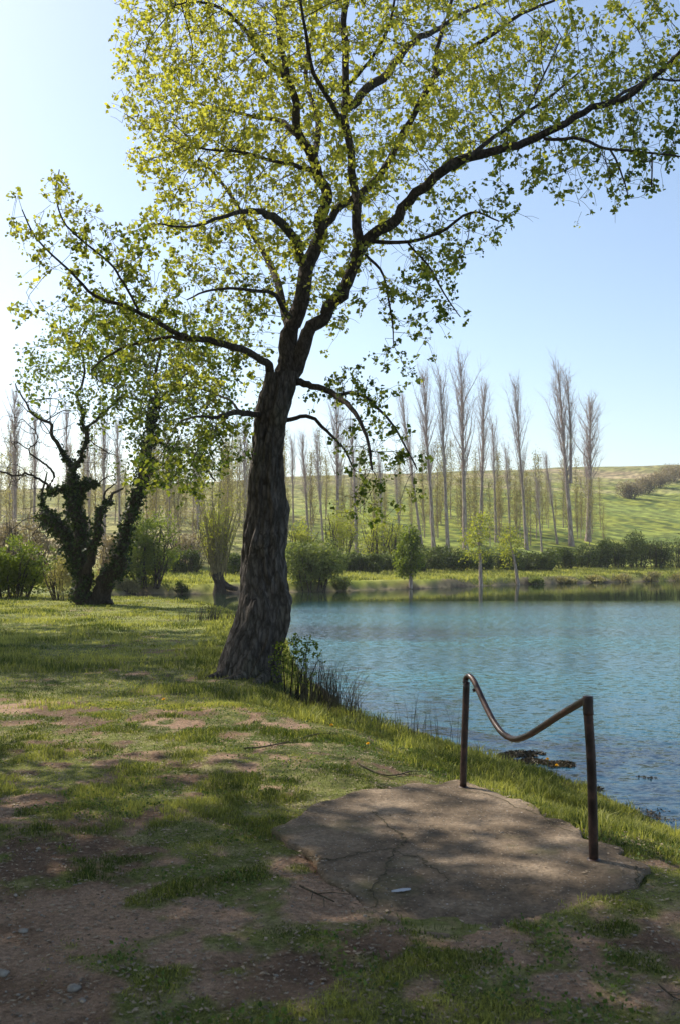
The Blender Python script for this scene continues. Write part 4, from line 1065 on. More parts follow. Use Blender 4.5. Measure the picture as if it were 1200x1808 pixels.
# ------------------------------------------------------------------ broken concrete slab
def build_slab():
    g = np.random.default_rng(61)
    Pn = []
    for i in range(len(SLAB)):
        a = SLAB[i]; b = SLAB[(i + 1) % len(SLAB)]
        for t in np.linspace(0, 1, 8, endpoint=False):
            q = a + (b - a) * t
            q = SLAB.mean(0) + (q - SLAB.mean(0)) * (1 + (vnoise(np.array([q[0] * 6]), np.array([q[1] * 6]), 3)[0] - .5) * 0.13 + (vnoise(np.array([q[0] * 25]), np.array([q[1] * 25]), 4)[0] - .5) * 0.03)
            Pn.append(q)
    Pn = np.array(Pn); c0 = Pn.mean(0); n = len(Pn)
    def top_z(x, y):
        # tilts down a little into the earth on its near side
        return 0.035 - 0.058 * sstep(5.2, 4.3, y) + (fbm(x * 3.3, y * 3.3, 79, 3) - .5) * 0.05 * sstep(5.0, 4.4, y) + (fbm(x * 1.5, y * 1.5, 77, 3) - .5) * 0.02 + (fbm(x * 14, y * 14, 78, 3) - .5) * 0.010
    rings = []; 
    ks = np.concatenate([np.linspace(0.0, 0.985, 60)[1:], [1.0]])
    V = [np.array([[c0[0], c0[1], top_z(np.array([c0[0]]), np.array([c0[1]]))[0]]])]
    for k in ks:
        q = c0 + (Pn - c0) * k
        z = top_z(q[:, 0], q[:, 1]) - (0.012 if k == 1.0 else 0)
        V.append(np.column_stack([q, z]))
    q = c0 + (Pn - c0) * 1.004
    V.append(np.column_stack([q, np.full(n, -0.14)]))
    V = np.concatenate(V)
    j = np.arange(n); j2 = (j + 1) % n
    T = np.stack([np.zeros(n, int), 1 + j, 1 + j2], 1)
    Q = []
    for r in range(len(ks)):
        a = 1 + r * n; b = a + n
        Q.append(np.stack([a + j, b + j, b + j2, a + j2], 1))
    me = mesh_arrays('slab', V, [T, np.concatenate(Q)], True)
    s = N('old_concrete')
    tc = s.n('TexCoord'); O = tc.outputs['Object']
    n1 = s.noise(2.2, 6, 0.6, O); n2 = s.noise(45, 6, 0.7, O); n3 = s.noise(7, 5, .6, O)
    col = s.ramp(n1.outputs[0], [(0.35, (0.10, 0.074, 0.048)), (0.5, (0.175, 0.128, 0.084)), (0.65, (0.27, 0.205, 0.14))])
    col = s.mix(0.8, col, s.ramp(n2.outputs[0], [(0.3, 0.45), (0.7, 1.5)]), 'MULTIPLY')
    col = s.mix(0.5, col, s.ramp(n3.outputs[0], [(0.35, 0.6), (0.65, 1.3)]), 'MULTIPLY')
    # moss film in places
    col = s.mix(s.ramp(s.noise(1.6, 5, .6, O).outputs[0], [(0.56, 0.0), (0.68, 0.55)]), col, (0.10, 0.10, 0.035))
    v = s.n('TexVoronoi'); v.inputs['Scale'].default_value = 55; s.l(O, v.inputs['Vector'])
    peb = s.math('MULTIPLY', s.ramp(v.outputs['Distance'], [(0.2, 1.0), (0.3, 0.0)]), s.ramp(v.outputs['Color'], [(0.62, 0.0), (0.7, 1.0)]))
    col = s.mix(s.math('MULTIPLY', peb, .7), col, (0.40, 0.36, 0.30))
    vs_ = s.n('TexVoronoi'); vs_.inputs['Scale'].default_value = 24; s.l(O, vs_.inputs['Vector'])
    white = s.math('MULTIPLY', s.ramp(vs_.outputs['Distance'], [(0.10, 1.0), (0.15, 0.0)]), s.ramp(vs_.outputs['Color'], [(0.86, 0.0), (0.88, 1.0)]))
    col = s.mix(s.math('MULTIPLY', white, .8), col, (0.55, 0.52, 0.48))
    h = s.math('ADD', s.math('MULTIPLY', n2.outputs[0], .8), s.math('ADD', s.math('MULTIPLY', peb, .4), n3.outputs[0]))
    mat = s.done(s.bsdf(col, .93, s.bump(h, 1.0, .018), spec=.2))
    o = link_mesh('concrete_slab', me, mat)
    tag(o, 'cracked weathered concrete slab set in the ground at the foot of the bent handrail', 'slab')
    # cracks: thin jagged dark wedges, packed with earth, a few mm proud
    cr = N('crack_earth'); nn = cr.noise(60, 4, .6, cr.n('TexCoord').outputs['Object'])
    cm = cr.done(cr.bsdf(cr.ramp(nn.outputs[0], [(0.3, (0.045, 0.036, 0.022)), (0.7, (0.10, 0.085, 0.045))]), 1.0))
    def crack(px, w, seed):
        gg = np.random.default_rng(seed)
        P3 = np.array([G(u, v, .04)[:2] for u, v in px])
        pts = []
        for i in range(len(P3) - 1):
            for t in np.linspace(0, 1, 10, endpoint=False):
                pts.append(P3[i] + (P3[i + 1] - P3[i]) * t)
        pts.append(P3[-1]); pts = np.array(pts)
        pts = pts + gg.normal(size=pts.shape) * .010 + np.column_stack([vnoise(pts[:, 0] * 9, pts[:, 1] * 9, seed), vnoise(pts[:, 0] * 9, pts[:, 1] * 9 + 40, seed)]) * .06 - .03
        d = np.gradient(pts, axis=0); d /= np.linalg.norm(d, axis=1, keepdims=True) + 1e-9; nrm = np.column_stack([-d[:, 1], d[:, 0]])
        ww = w * (0.35 + 1.0 * gg.random(len(pts))) * np.sin(np.linspace(0.15, np.pi - 0.1, len(pts))) ** .6
        L = pts + nrm * ww[:, None]; Rr = pts - nrm * ww[:, None]
        V = np.concatenate([np.column_stack([L, top_z(L[:, 0], L[:, 1]) + .0035]), np.column_stack([pts, top_z(pts[:, 0], pts[:, 1]) + .006]), np.column_stack([Rr, top_z(Rr[:, 0], Rr[:, 1]) + .0035])])
        m = len(pts); i = np.arange(m - 1)
        Q = np.concatenate([np.stack([i, i + 1, i + 1 + m, i + m], 1), np.stack([i + m, i + 1 + m, i + 1 + 2 * m, i + 2 * m], 1)])
        me = mesh_arrays('crack', V, [Q], True)
        c = link_mesh('crack', me, cm, o)
    crack([(505,1480),(545,1512),(590,1516),(640,1507),(690,1498)], .004, 1)
    crack([(655,1432),(690,1462),(720,1480),(690,1500),(672,1540),(655,1565),(648,1595)], .0055, 2)
    crack([(690,1500),(735,1512),(760,1528),(790,1550)], .004, 3)
    crack([(810,1392),(880,1408),(950,1440),(1010,1470)], .004, 4)
    crack([(1130,1525),(1125,1545),(1118,1566)], .004, 5)
    return top_z
slab_top = build_slab()

# ------------------------------------------------------------------ bent handrail
def build_rail():
    s = N('rusty_paint')
    tc = s.n('TexCoord'); n1 = s.noise(14, 7, .65, tc.outputs['Object']); n2 = s.noise(70, 5, .6, tc.outputs['Object'])
    col = s.ramp(n1.outputs[0], [(0.36, (0.014, 0.008, 0.007)), (0.52, (0.034, 0.017, 0.013)), (0.68, (0.085, 0.038, 0.025))])
    col = s.mix(.5, col, s.ramp(n2.outputs[0], [(0.35, .6), (0.7, 1.4)]), 'MULTIPLY')
    mat = s.done(s.bsdf(col, s.ramp(n1.outputs[0], [(0.4, .30), (0.65, .6)]), s.bump(n2.outputs[0], .35, .003), spec=.5, metal=.25))
    fl = G(817, 1388, .04); fr = G(1047, 1515, .04)
    DL, DR = fl[1], fr[1]
    root = empty('bent_handrail', ((fl[0] + fr[0]) / 2, (fl[1] + fr[1]) / 2, .04))
    tag(root, 'dark red-brown metal handrail whose bar sags between two posts, beside the water', 'handrail')
    k = np.array
    def tube(name, px, r, sub=8, sides=20, cap=True):
        pp = k([P(u, v, D) for u, v, D in px]); pts, _ = smooth_path(pp, [r] * len(pp), sub)
        # close the ends with small rings
        d0 = pts[0] - pts[1]; d0 /= np.linalg.norm(d0); d1 = pts[-1] - pts[-2]; d1 /= np.linalg.norm(d1)
        pts = np.vstack([pts[0] + d0 * .002, pts[0] + d0 * .001, pts, pts[-1] + d1 * .001, pts[-1] + d1 * .002])
        rad = np.full(len(pts), r); rad[0] = .0008; rad[1] = r * .8; rad[-1] = .0008; rad[-2] = r * .8
        V, Q = tube_arrays([(pts, rad)], sides)
        return add_part(name, V, Q, mat, root)
    pr = .0235
    lx = P(822, 1203, DL)
    tube('post', [(816.5, 1392, DL), (818, 1330, DL), (820.5, 1260, DL), (822.5, 1204, DL)], pr, 6)
    tube('post', [(1047, 1520, DR), (1046, 1460, DR), (1043, 1350, DR), (1037.5, 1262, DR - .0), (1036, 1240, DR)], pr * 1.05, 6)
    # the bar: over the left post top, sagging, then up to the right post top
    seq = [(820,1206),(822,1197),(828,1194),(836,1203),(845,1222),(858,1250),(872,1276),(888,1296),(908,1305),(930,1299),(955,1284),(985,1264),(1010,1249),(1036,1234)]
    n = len(seq); px = [(u, v, DL + (DR - DL) * (max(0, (u - 822)) / (1036 - 822)) ** 1.0) for u, v in seq]
    tube('bar', px, .0195, 6)
    # split sleeve at the right post top and a weld stub at the left
    tube('sleeve', [(1038, 1262, DR), (1037, 1246, DR), (1037, 1229, DR)], .0275, 4, 14)
    tube('weld_stub', [(834, 1219, DL - .01), (840, 1217, DL - .02)], .012, 3, 10)
    # small sheet flanges at the feet
    for f, r in ((fl, .034), (fr, .036)):
        z = float(slab_top(k([f[0]]), k([f[1]]))[0])
        pts = k([[f[0], f[1], z - .01], [f[0], f[1], z + .004], [f[0], f[1], z + .007]]); V, Q = tube_arrays([(pts, k([r, r, r * .7]))], 18)
        add_part('foot_collar', V, Q, mat, root)
build_rail()

# ------------------------------------------------------------------ grass
M_CLOVER = leaf_mat('clover_leaves', (0.045, 0.085, 0.02), (0.16, 0.22, 0.05), .3)
def blades(x, y, z, h, w, g, tint, lean=.45, clump=None):
    n = len(x); a = g.uniform(0, 2 * np.pi, n); la = g.uniform(0, 2 * np.pi, n); l = lean * g.uniform(.2, 1.4, n) * h
    b = np.stack([x, y, z - .008], 1)
    s = np.stack([np.cos(a), np.sin(a), np.zeros(n)], 1) * (w * .5)[:, None]
    ld = np.stack([np.cos(la) * l, np.sin(la) * l, np.zeros(n)], 1)
    m = b + ld * .33; m[:, 2] += h * .58
    t = b + ld * 1.1; t[:, 2] += h * g.uniform(.75, 1.0, n)
    V = np.stack([b - s, b + s, m + s * .8, m - s * .8, t], 1).reshape(-1, 3)
    i = np.arange(n)[:, None] * 5
    return V, [i + np.array([[0, 1, 2, 3]]), i + np.array([[3, 2, 4]])], np.repeat(tint, 5)
def grass_field(label, xy, hfun, seed, wscale=1.0, min_g=0.0, dens_pow=1.4, avoid_slab=True):
    g = np.random.default_rng(seed)
    x, y = xy
    gr = grassiness(x, y); sd_ = lake_sd(x, y)
    keep = (g.random(len(x)) < np.maximum(sstep(.10, .85, gr) ** dens_pow, .12 * sstep(.02, .12, gr))) & (sd_ > .05)
    if avoid_slab:
        edge = in_poly(x, y, SLAB, -.03) & ~((g.random(len(x)) < .35) & ~in_poly(x, y, SLAB, -.10) & (fbm(x * 4, y * 4, 99, 2) > .5))
        keep &= ~edge
    x, y, gr, sd_ = x[keep], y[keep], gr[keep], sd_[keep]
    z = terrain(x, y)
    h = hfun(x, y, gr, sd_, g)
    tn = fbm(x * 1.4, y * 1.4, 91, 4)
    tint = np.clip(.40 + (tn - .5) * 2.0 + g.normal(0, .18, len(x)) + (g.random(len(x)) < .12) * .5, 0, 1)
    w = (.0035 + .0025 * g.random(len(x))) * wscale * np.clip(y / 7, .8, 6)
    V, Fs, tt = blades(x, y, z, h, w, g, tint)
    me = mesh_arrays('grass', V, Fs, False, {'tint': tt})
    o = link_mesh('grass', me, M_GRASS); tag(o, label, 'grass', kind='stuff')
    print(label, len(x))
g = np.random.default_rng(71)
def sample(y0, y1, n, ax=.46, power=1.0):
    # density falls off with distance
    y = (y0 ** (2 - power) + g.random(n) * (y1 ** (2 - power) - y0 ** (2 - power))) ** (1 / (2 - power)) if power != 2 else y0 * (y1 / y0) ** g.random(n)
    x = g.uniform(-ax, ax, n) * (y + .6)
    return x, y
def h_near(x, y, gr, sd_, g):
    n = fbm(x * 2.5, y * 2.5, 81, 3)
    return (.014 + .036 * sstep(.4, .7, n) * gr) * g.uniform(.6, 1.5, len(x)) * (1 + 1.2 * sstep(1.6, .6, sd_)) * (.72 + .28 * sstep(4.2, 6, y))
grass_field('short patchy lawn grass growing in tufts across the bare foreground earth', sample(2.7, 11.0, 420000, .46, 1.25), h_near, 72)
def h_mid(x, y, gr, sd_, g):
    n = fbm(x * .9, y * .9, 82, 3)
    return (.03 + .06 * sstep(.45, .7, n)) * g.uniform(.6, 1.5, len(x)) * (1 + .8 * sstep(1.6, .6, sd_))
x_, y_ = sample(10.5, 44, 260000, .46, 1.6)
k_ = x_ < 2.5
grass_field('sunlit and shaded lawn grass on the left bank behind the big tree', (x_[k_], y_[k_]), h_mid, 73, .9, dens_pow=.6)
# tall grass along the lake edge
def edge_points(n, d0, d1, ylim=(4, 46)):
    out = []
    Pn = POLY[4:7 + len(shore_px)]
    seg = np.diff(Pn, axis=0); L = np.linalg.norm(seg, axis=1) / np.clip(Pn[:-1, 1], 5, 60) ** .9; c = np.cumsum(L) / L.sum()
    r = g.random(n); i = np.searchsorted(c, r); t = g.random(n)[:, None]
    p = Pn[i] + seg[i] * t
    nr = np.stack([-seg[i][:, 1], seg[i][:, 0]], 1); nr /= np.linalg.norm(nr, axis=1, keepdims=True)
    p2 = p + nr * g.uniform(d0, d1, n)[:, None] * np.where(lake_sd(p[:, 0] + nr[:, 0] * .3, p[:, 1] + nr[:, 1] * .3) > 0, 1, -1)[:, None]
    return p2[:, 0], p2[:, 1]
x, y = edge_points(70000, .05, 1.9)
cl = fbm(x * 3.0, y * 3.0, 84, 3)
k_ = (cl > .46) & ~in_poly(x, y, SLAB, .02)
x, y, cl = x[k_], y[k_], cl[k_]
sd_ = lake_sd(x, y); k_ = sd_ > 0; x, y, cl, sd_ = x[k_], y[k_], cl[k_], sd_[k_]
hh = (.045 + .34 * (cl - .46)) * g.uniform(.5, 1.4, len(x)) * np.where(y > 12, .9, 1) * np.where(x > 1.6, .75, 1)
tint = np.clip(.5 + g.normal(0, .25, len(x)) + (fbm(x * 2, y * 2, 85, 3) - .5) * 1.2 + .35 * sstep(.9, .3, sd_), 0, 1)
V, Fs, tt = blades(x, y, terrain(x, y), hh, .0065 * np.clip(y / 8, .9, 4), g, tint, .5)
o = link_mesh('grass', mesh_arrays('grass', V, Fs, False, {'tint': tt}), M_GRASS); tag(o, 'longer ragged grass fringing the near edge of the lake', 'grass', kind='stuff')
# far bank grass
n = 60000
x = g.uniform(-30, 50, n); y = far_line(x) + g.uniform(-2, 15, n) ** 1.0
sd_ = lake_sd(x, y); k_ = (sd_ > .3); x, y = x[k_], y[k_]
tint = np.clip(.65 + (fbm(x * .6, y * .6, 86, 4) - .5) * 2 + g.normal(0, .15, len(x)), 0, 1)
V, Fs, tt = blades(x, y, terrain(x, y), g.uniform(.10, .30, len(x)), np.full(len(x), .06), g, tint, .5)
o = link_mesh('grass', mesh_arrays('grass', V, Fs, False, {'tint': tt}), M_GRASS); tag(o, 'bright green grass strip along the far bank below the hedge', 'grass', kind='stuff')

# ------------------------------------------------------------------ plants by the trunk foot
def reeds(u, v, n, hmin, hmax, spread, label, seed, bend=.25, w=.012, lift=0):
    g = np.random.default_rng(seed)
    f = G(u, v, -.35); root = empty('reed_clump', (f[0], f[1], tz(f[0], f[1]))); tag(root, label, 'reeds')
    paths = []
    for i in range(n):
        b = np.array([f[0] + g.normal() * spread, f[1] + g.normal() * spread * .6, 0]); b[2] = max(tz(b[0], b[1]), WL - .1) - .02
        h = g.uniform(hmin, hmax); a = g.uniform(0, 6.28); l = bend * h * g.uniform(.1, 1.5)
        pts = np.array([b + np.array([math.cos(a) * l * t ** 1.8, math.sin(a) * l * t ** 1.8, h * (t - .12 * t * t)]) for t in np.linspace(0, 1, 6)])
        paths.append((pts, np.linspace(w * .5, w * .12, 6)))
    V, Q = tube_arrays(paths, 3)
    add_part('stems', V, Q, M_REED, root, True, np.repeat(np.clip(g.normal(.3, .25, n), 0, 1), 18))
reeds(575, 1262, 130, .35, .85, .17, 'dark upright dry reeds right of the leafy shrub at the trunk foot', 1, .16)
reeds(600, 1268, 60, .25, .75, .16, 'thin dark stems fanning to the right over the water', 2, .75, .010)
reeds(540, 1240, 60, .4, .8, .12, 'reddish dark stems between the trunk and the reeds', 3, .12)
reeds(745, 1300, 26, .3, .62, .16, 'faint thin reeds rising from the lake-edge grass left of the handrail', 4, .15, .007)
reeds(640, 1300, 22, .15, .35, .22, 'short reed tips at the lake edge in front of the dark reeds', 5, .25, .008)
reeds(375, 1120, 60, .3, .6, .35, 'tall grassy reeds just left of the big trunk', 6, .35, .02)
def foot_shrub():
    g = np.random.default_rng(81)
    f = G(515, 1225, -.2); root = empty('leafy_shrub', (f[0], f[1], tz(f[0], f[1]))); tag(root, 'small leafy shrub growing against the right foot of the big trunk', 'shrub')
    D = f[1]; s = D / F
    Z = [(520,1150,40,30,260),(500,1180,30,30,120),(545,1140,22,18,80),(560,1170,14,30,30),(530,1190,30,30,90)]
    A = np.concatenate([blob(g, P(u, v, D), (ru * s, ru * s * .8, rv * s), n, .5) for u, v, ru, rv, n in Z])
    st = []
    for u0, u1, v1 in ((505, 500, 1160), (512, 520, 1140), (520, 545, 1135), (526, 562, 1165)):
        pts = np.array([P(u0, 1235, D), P((u0 + u1) / 2, (1235 + v1) / 2 + 5, D), P(u1, v1, D)]); st.append(smooth_path(pts, [.012, .009, .005], 5))
    paths, tips, thin, _ = grow_tree(st, A, .05, .06, 40, 4, 2, 0, .0025, 2.2, .2, .008)
    V, Q = tube_arrays(st + paths, 4); add_part('stems', V, Q, M_IVYBARK, root)
    pos = np.repeat(thin, 3, 0); pos = pos[:4200]; pos = pos + g.normal(size=pos.shape) * .018
    VL, TL, tt = leaves_arrays(pos, (0, 0, .3), .042, g, np.clip(g.normal(.4, .25, len(pos)), 0, 1), .7, .15)
    add_part('foliage', VL, TL, M_LEAF2, root, False, tt)
    # suckers and ivy darkening the foot of the trunk
foot_shrub()

# ------------------------------------------------------------------ dandelions
def dandelion(u, v, label, hgt=.07):
    f = hit(u, v + 6); root = empty('dandelion', f); tag(root, label, 'flower', 'dandelions in the lake-side grass')
    g = np.random.default_rng(int(u)); c = f + np.array([g.normal() * .008, g.normal() * .008, hgt])
    V, Q = tube_arrays([(np.array([f - [0, 0, .01], (f + c) / 2, c]), np.array([.0025, .002, .002]))], 6)
    add_part('stem', V, Q, M_GRASS, root, True, np.full(len(V), .4))
    n = 70; a = g.uniform(0, 6.28, n); r = np.sqrt(g.random(n)) ; R0 = .019 * max(1, f[1] / 9)
    b = np.repeat(c[None], n, 0); d = np.stack([np.cos(a) * r, np.sin(a) * r, 1.1 - r], 1); d /= np.linalg.norm(d, axis=1, keepdims=True)
    s = np.stack([-np.sin(a), np.cos(a), 0 * a], 1) * .003 * max(1, f[1] / 9)
    t = b + d * R0
    V = np.stack([b - s * .4, b + s * .4, t + s, t - s], 1).reshape(-1, 3); i = np.arange(n)[:, None] * 4
    add_part('petals', V, [i + np.array([[0, 1, 2, 3]])], M_PETAL, root, False)
s = N('petal_yellow'); M_PETAL = s.done(s.bsdf((0.85, 0.55, 0.02), .6))
dandelion(583, 1289, 'yellow dandelion in the grass in front of the dark reeds')
dandelion(648, 1324, 'yellow dandelion left of the bright lake-edge grass')
dandelion(288, 1242, 'lone yellow dandelion on the lawn left of the big trunk')
dandelion(965, 1366, 'left of two yellow dandelions between the handrail posts', .16)
dandelion(981, 1374, 'right of two yellow dandelions between the handrail posts', .14)

# ------------------------------------------------------------------ stones, twigs, litter
s = N('stone'); n1 = s.noise(22, 6, .6, s.n('TexCoord').outputs['Object'])
M_STONE = s.done(s.bsdf(s.ramp(n1.outputs[0], [(0.35, (0.18, 0.15, 0.12)), (0.65, (0.36, 0.32, 0.27))]), .9, s.bump(n1.outputs[0], .6, .01)))
import bmesh
def stone_bm(V0, r, g):
    pass
ico = bmesh.new(); bmesh.ops.create_icosphere(ico, subdivisions=2, radius=1.0)
IV = np.array([v.co[:] for v in ico.verts]); IF = np.array([[v.index for v in f.verts] for f in ico.faces]); ico.free()
ico = bmesh.new(); bmesh.ops.create_icosphere(ico, subdivisions=1, radius=1.0)
IV1 = np.array([v.co[:] for v in ico.verts]); IF1 = np.array([[v.index for v in f.verts] for f in ico.faces]); ico.free()
def stone_arr(c, r, g, hi=True):
    V = (IV if hi else IV1).copy()
    if hi:
        for k in range(9):
            d = g.normal(size=3); d /= np.linalg.norm(d); m = V @ d; lim = g.uniform(.55, .85)
            V = V - np.outer(np.maximum(0, m - lim), d)
        V *= 1 + .05 * g.normal(size=(len(V), 1))
    else: V = V * (1 + .18 * g.normal(size=(len(V), 1)))
    a = g.uniform(0, 6.28); V = V * np.array([r * g.uniform(.8, 1.3), r * g.uniform(.6, 1), r * g.uniform(.35, .6)])
    Rm = np.array([[math.cos(a), -math.sin(a), 0], [math.sin(a), math.cos(a), 0], [0, 0, 1]])
    return V @ Rm.T + c
for u, v, r, lab in [(132,1748,.030,'largest pale flat stone lying on the bare earth, lower left'),(146,1768,.018,'small whitish stone just below the largest pale stone'),(176,1700,.014,'small bright pebble above and right of the largest pale stone'),
                     (42,1646,.025,'flat grey stone on the earth above the largest pale stone'),(68,1500,.02,'brown stone in the upper part of the bare earth'),(28,1582,.016,'small stone by the left edge of the bare earth'),(6,1720,.03,'stone cut by the left edge of the picture'),
                     (535,1801,.018,'pale stone in shaded grass at the bottom middle')]:
    g2 = np.random.default_rng(int(u * 3 + v)); f = hit(u, v)
    V = stone_arr(np.zeros(3), r, g2); me = mesh_arrays('stone', V, [IF], False); o = link_mesh('stone', me, M_STONE); o.location = tuple(f + [0, 0, r * .18]); tag(o, lab, 'stone', 'loose stones on the ground')
# gravel: uncountable crumbs
n = 9000
x, y = sample(2.7, 9, n, .46, 1.2); gr = grassiness(x, y); ins = in_poly(x, y, SLAB, -.05)
k_ = ((gr < .42) | (g.random(n) < .10)) & (lake_sd(x, y) > .3) & (~ins | (g.random(n) < .35)); x, y, ins = x[k_], y[k_], ins[k_]
z = np.where(ins, slab_top(x, y), terrain(x, y))
Vs = []; Fs = []; off = 0
rr = np.random.default_rng(5)
for i in range(len(x)):
    r = .0022 + .007 * rr.random() ** 3.0
    Vs.append(stone_arr(np.array([x[i], y[i], z[i] + r * .2]), r, rr, False)); Fs.append(IF1 + off); off += len(IV1)
o = link_mesh('gravel', mesh_arrays('gravel', np.concatenate(Vs), [np.concatenate(Fs)], False), M_STONE); tag(o, 'fine gravel and earth crumbs scattered over the bare ground and slab', 'gravel', kind='stuff')
# fallen leaf litter, uncountable
n = 45000
x, y = sample(2.7, 14, n, .46, 1.2); k_ = (lake_sd(x, y) > .3) & ~(in_poly(x, y, SLAB, -.05) & (g.random(n) < .9)); x, y = x[k_], y[k_]
z = np.where(in_poly(x, y, SLAB), slab_top(x, y), terrain(x, y)) + .006
pos = np.stack([x, y, z], 1)
VL, TL, tt = leaves_arrays(pos, (0, 0, 0), .026, g, g.random(len(x)), .5, .1)
VL[:, 2] = np.repeat(z, 4) + (VL[:, 2] - np.repeat(z, 4)) * .22 + .002
M_LITTER = leaf_mat('dry_litter', (0.09, 0.06, 0.04), (0.36, 0.28, 0.19), .1)
o = link_mesh('leaf_litter', mesh_arrays('leaf_litter', VL, TL, False, {'tint': tt}), M_LITTER); tag(o, 'dry brown leaf litter strewn among the grass', 'leaf litter', kind='stuff')
# clover and other small broad leaves, uncountable
n = 60000
x, y = sample(2.7, 13, n, .46, 1.2); cl = fbm(x * 2.2, y * 2.2, 97, 4); gr = grassiness(x, y); k_ = (cl > .53) & (gr > .35) & (lake_sd(x, y) > .4) & ~in_poly(x, y, SLAB, -.02); x, y = x[k_], y[k_]
z = terrain(x, y) + g.uniform(.004, .03, len(x)); pos = np.stack([x, y, z], 1)
VL, TL, tt = leaves_arrays(pos, (0, 0, .4), .017, g, g.random(len(x)), .8, .1)
o = link_mesh('clover', mesh_arrays('clover', VL, TL, False, {'tint': tt}), M_CLOVER); tag(o, 'low clover and small weeds between the grass tufts', 'clover', kind='stuff')
# fallen twigs
for i, (px, r, lab) in enumerate([([(632,1352),(655,1363),(680,1372),(705,1370),(722,1366)], .008, 'crooked dry twig in the grass left of the handrail'),
                ([(430,1325),(470,1322),(520,1310),(560,1300),(600,1298)], .007, 'long dry root-like twig lying on the lawn before the trunk'),
                ([(530,1570),(560,1584),(590,1600)], .006, 'short reddish twig left of the slab'),
                ([(1162,1745),(1185,1765),(1199,1775)], .004, 'thin pale twig at the lower right'),
                ([(438,1190),(458,1160),(466,1140)], .006, 'thin pale stick leaning against the trunk foot')]):
    g2 = np.random.default_rng(i)
    if 'leaning' in lab: pts = np.array([P(438,1200,13.1), P(452,1172,13.2), P(464,1148,13.3), P(470,1128,13.35)])
    else: pts = np.array([hit(u, v) + [0, 0, .012 + .008 * g2.random()] for u, v in px])
    p, r_ = smooth_path(pts, np.linspace(r, r * .5, len(pts)), 5, .004, i)
    paths = [(p, r_)]
    for q in range(3):
        j = g2.integers(3, len(p) - 3); d = (p[j + 1] - p[j]); d /= np.linalg.norm(d); sd2 = np.cross(d, [0, 0, 1]) * g2.choice([-1, 1]); e = p[j] + (d + sd2 * .8) * .12 + [0, 0, .01]
        paths.append((np.array([p[j], (p[j] + e) / 2 + [0, 0, .008], e]), np.array([r * .5, r * .4, r * .25])))
    V, Q = tube_arrays(paths, 6); root_loc = p[0]
    me = mesh_arrays('fallen_twig', V - root_loc, Q, True); o = link_mesh('fallen_twig', me, M_STEM); o.location = tuple(root_loc); tag(o, lab, 'twig', 'fallen twigs')
# feather on the slab
c = G(707, 1561, .05)
sx = np.linspace(-.05, .05, 15); wd = .013 * np.sqrt(np.clip(1 - (np.abs(sx) / .052) ** 2, 0, 1)) * (1 + .2 * np.sin(sx * 200))
V = np.concatenate([np.stack([sx, wd, .006 + 0 * sx], 1), np.stack([sx, 0 * sx, .012 + .004 * np.cos(sx * 30)], 1), np.stack([sx, -wd, .006 + 0 * sx], 1)]); i = np.arange(14)
Q = np.concatenate([np.stack([i, i + 1, i + 16, i + 15], 1), np.stack([i + 15, i + 16, i + 31, i + 30], 1)])
s = N('feather_white'); m = s.done(s.bsdf((.45, .45, .47), .7)); o = link_mesh('feather', mesh_arrays('feather', V, [Q], True), m)
o.location = (c[0], c[1], float(slab_top(np.array([c[0]]), np.array([c[1]]))[0])); o.rotation_euler = (0, 0, .35); tag(o, 'small whitish feather lying on the slab', 'feather')

# ------------------------------------------------------------------ waterweed
def weed(px_blobs, label, seed, zoff=.0, col=None, name='waterweed'):
    g = np.random.default_rng(seed); pos = []
    for u, v, ru, rv, n in px_blobs:
        c = G(u, v, WL); D = c[1]; rx = ru * D / F; ry = rv * D * D / (F * (CAM_H - WL))
        a = g.uniform(0, 6.28, n); r = np.sqrt(g.random(n)); pos.append(np.stack([c[0] + np.cos(a) * r * rx, c[1] + np.sin(a) * r * ry, np.full(n, WL + .004)], 1))
    pos = np.concatenate(pos); nz = fbm(pos[:, 0] * 4, pos[:, 1] * 4, seed, 3); k = nz > .46; pos = pos[k]; nz = nz[k]
    pos[:, 2] += (nz - .46) * .05 * g.random(len(pos))
    VL, TL, tt = leaves_arrays(pos, (0, 0, .1), .032, g, g.random(len(pos)), .5, .1)
    VL[:, 2] = WL + (VL[:, 2] - WL) * .6
    VL[:, 2] = np.maximum(VL[:, 2], WL + .002)
    o = link_mesh(name, mesh_arrays(name, VL, TL, False, {'tint': tt}), M_WEED); tag(o, label, 'waterweed', kind='stuff')
M_WEED = leaf_mat('waterweed', (0.03, 0.024, 0.014), (0.12, 0.09, 0.05), .1, .45)
weed([(930,1338,52,11,9000),(985,1350,28,6,2600),(1020,1392,40,7,1200),(1150,1440,60,10,500),(1140,1372,18,3,90)], 'dark clotted waterweed floating beside the bank behind the handrail', 3)
SHADE_SPOTS = [(-7.2, 8.5, .8, 0, 0.4, 'small leafy tree left of the view, nearest the lawn edge'), (-6.1, 6.0, .95, 1, 1.9, 'leafy tree left of the viewer shading the bare earth in front'),
               (-10.0, 9.3, 1.3, 1, 2.2, 'tall leafy tree set back left of the viewer'), (-6.2, 2.4, 1.0, 1, .9, 'leafy tree level with the viewer on the left'),
               (-15.5, 24.5, 1.6, 0, 3.0, 'tall leafy tree left of the view shading the middle of the lawn'), (-24.0, 33.0, 1.5, 1, 3.0, 'tall leafy tree beyond the left edge shading the far lawn'),
               (-0.3, -1.3, 1.2, 0, 4.0, 'unseen leafy tree added just behind the viewer to block sky light'), (4.6, -2.5, 1.15, 1, 5.0, 'unseen leafy tree added behind the viewer on the right to block sky light'),  # unseen, added to keep sky light off the foreground
   (-4.2, 0.3, 1.1, 1, 2.7, 'unseen leafy tree added close on the left to darken the foreground'), (-11.7, 21.6, 1.0, 1, 5.2, 'leafy tree outside the left edge level with the lawn shadow')]  # first one added as extra canopy to darken the foreground

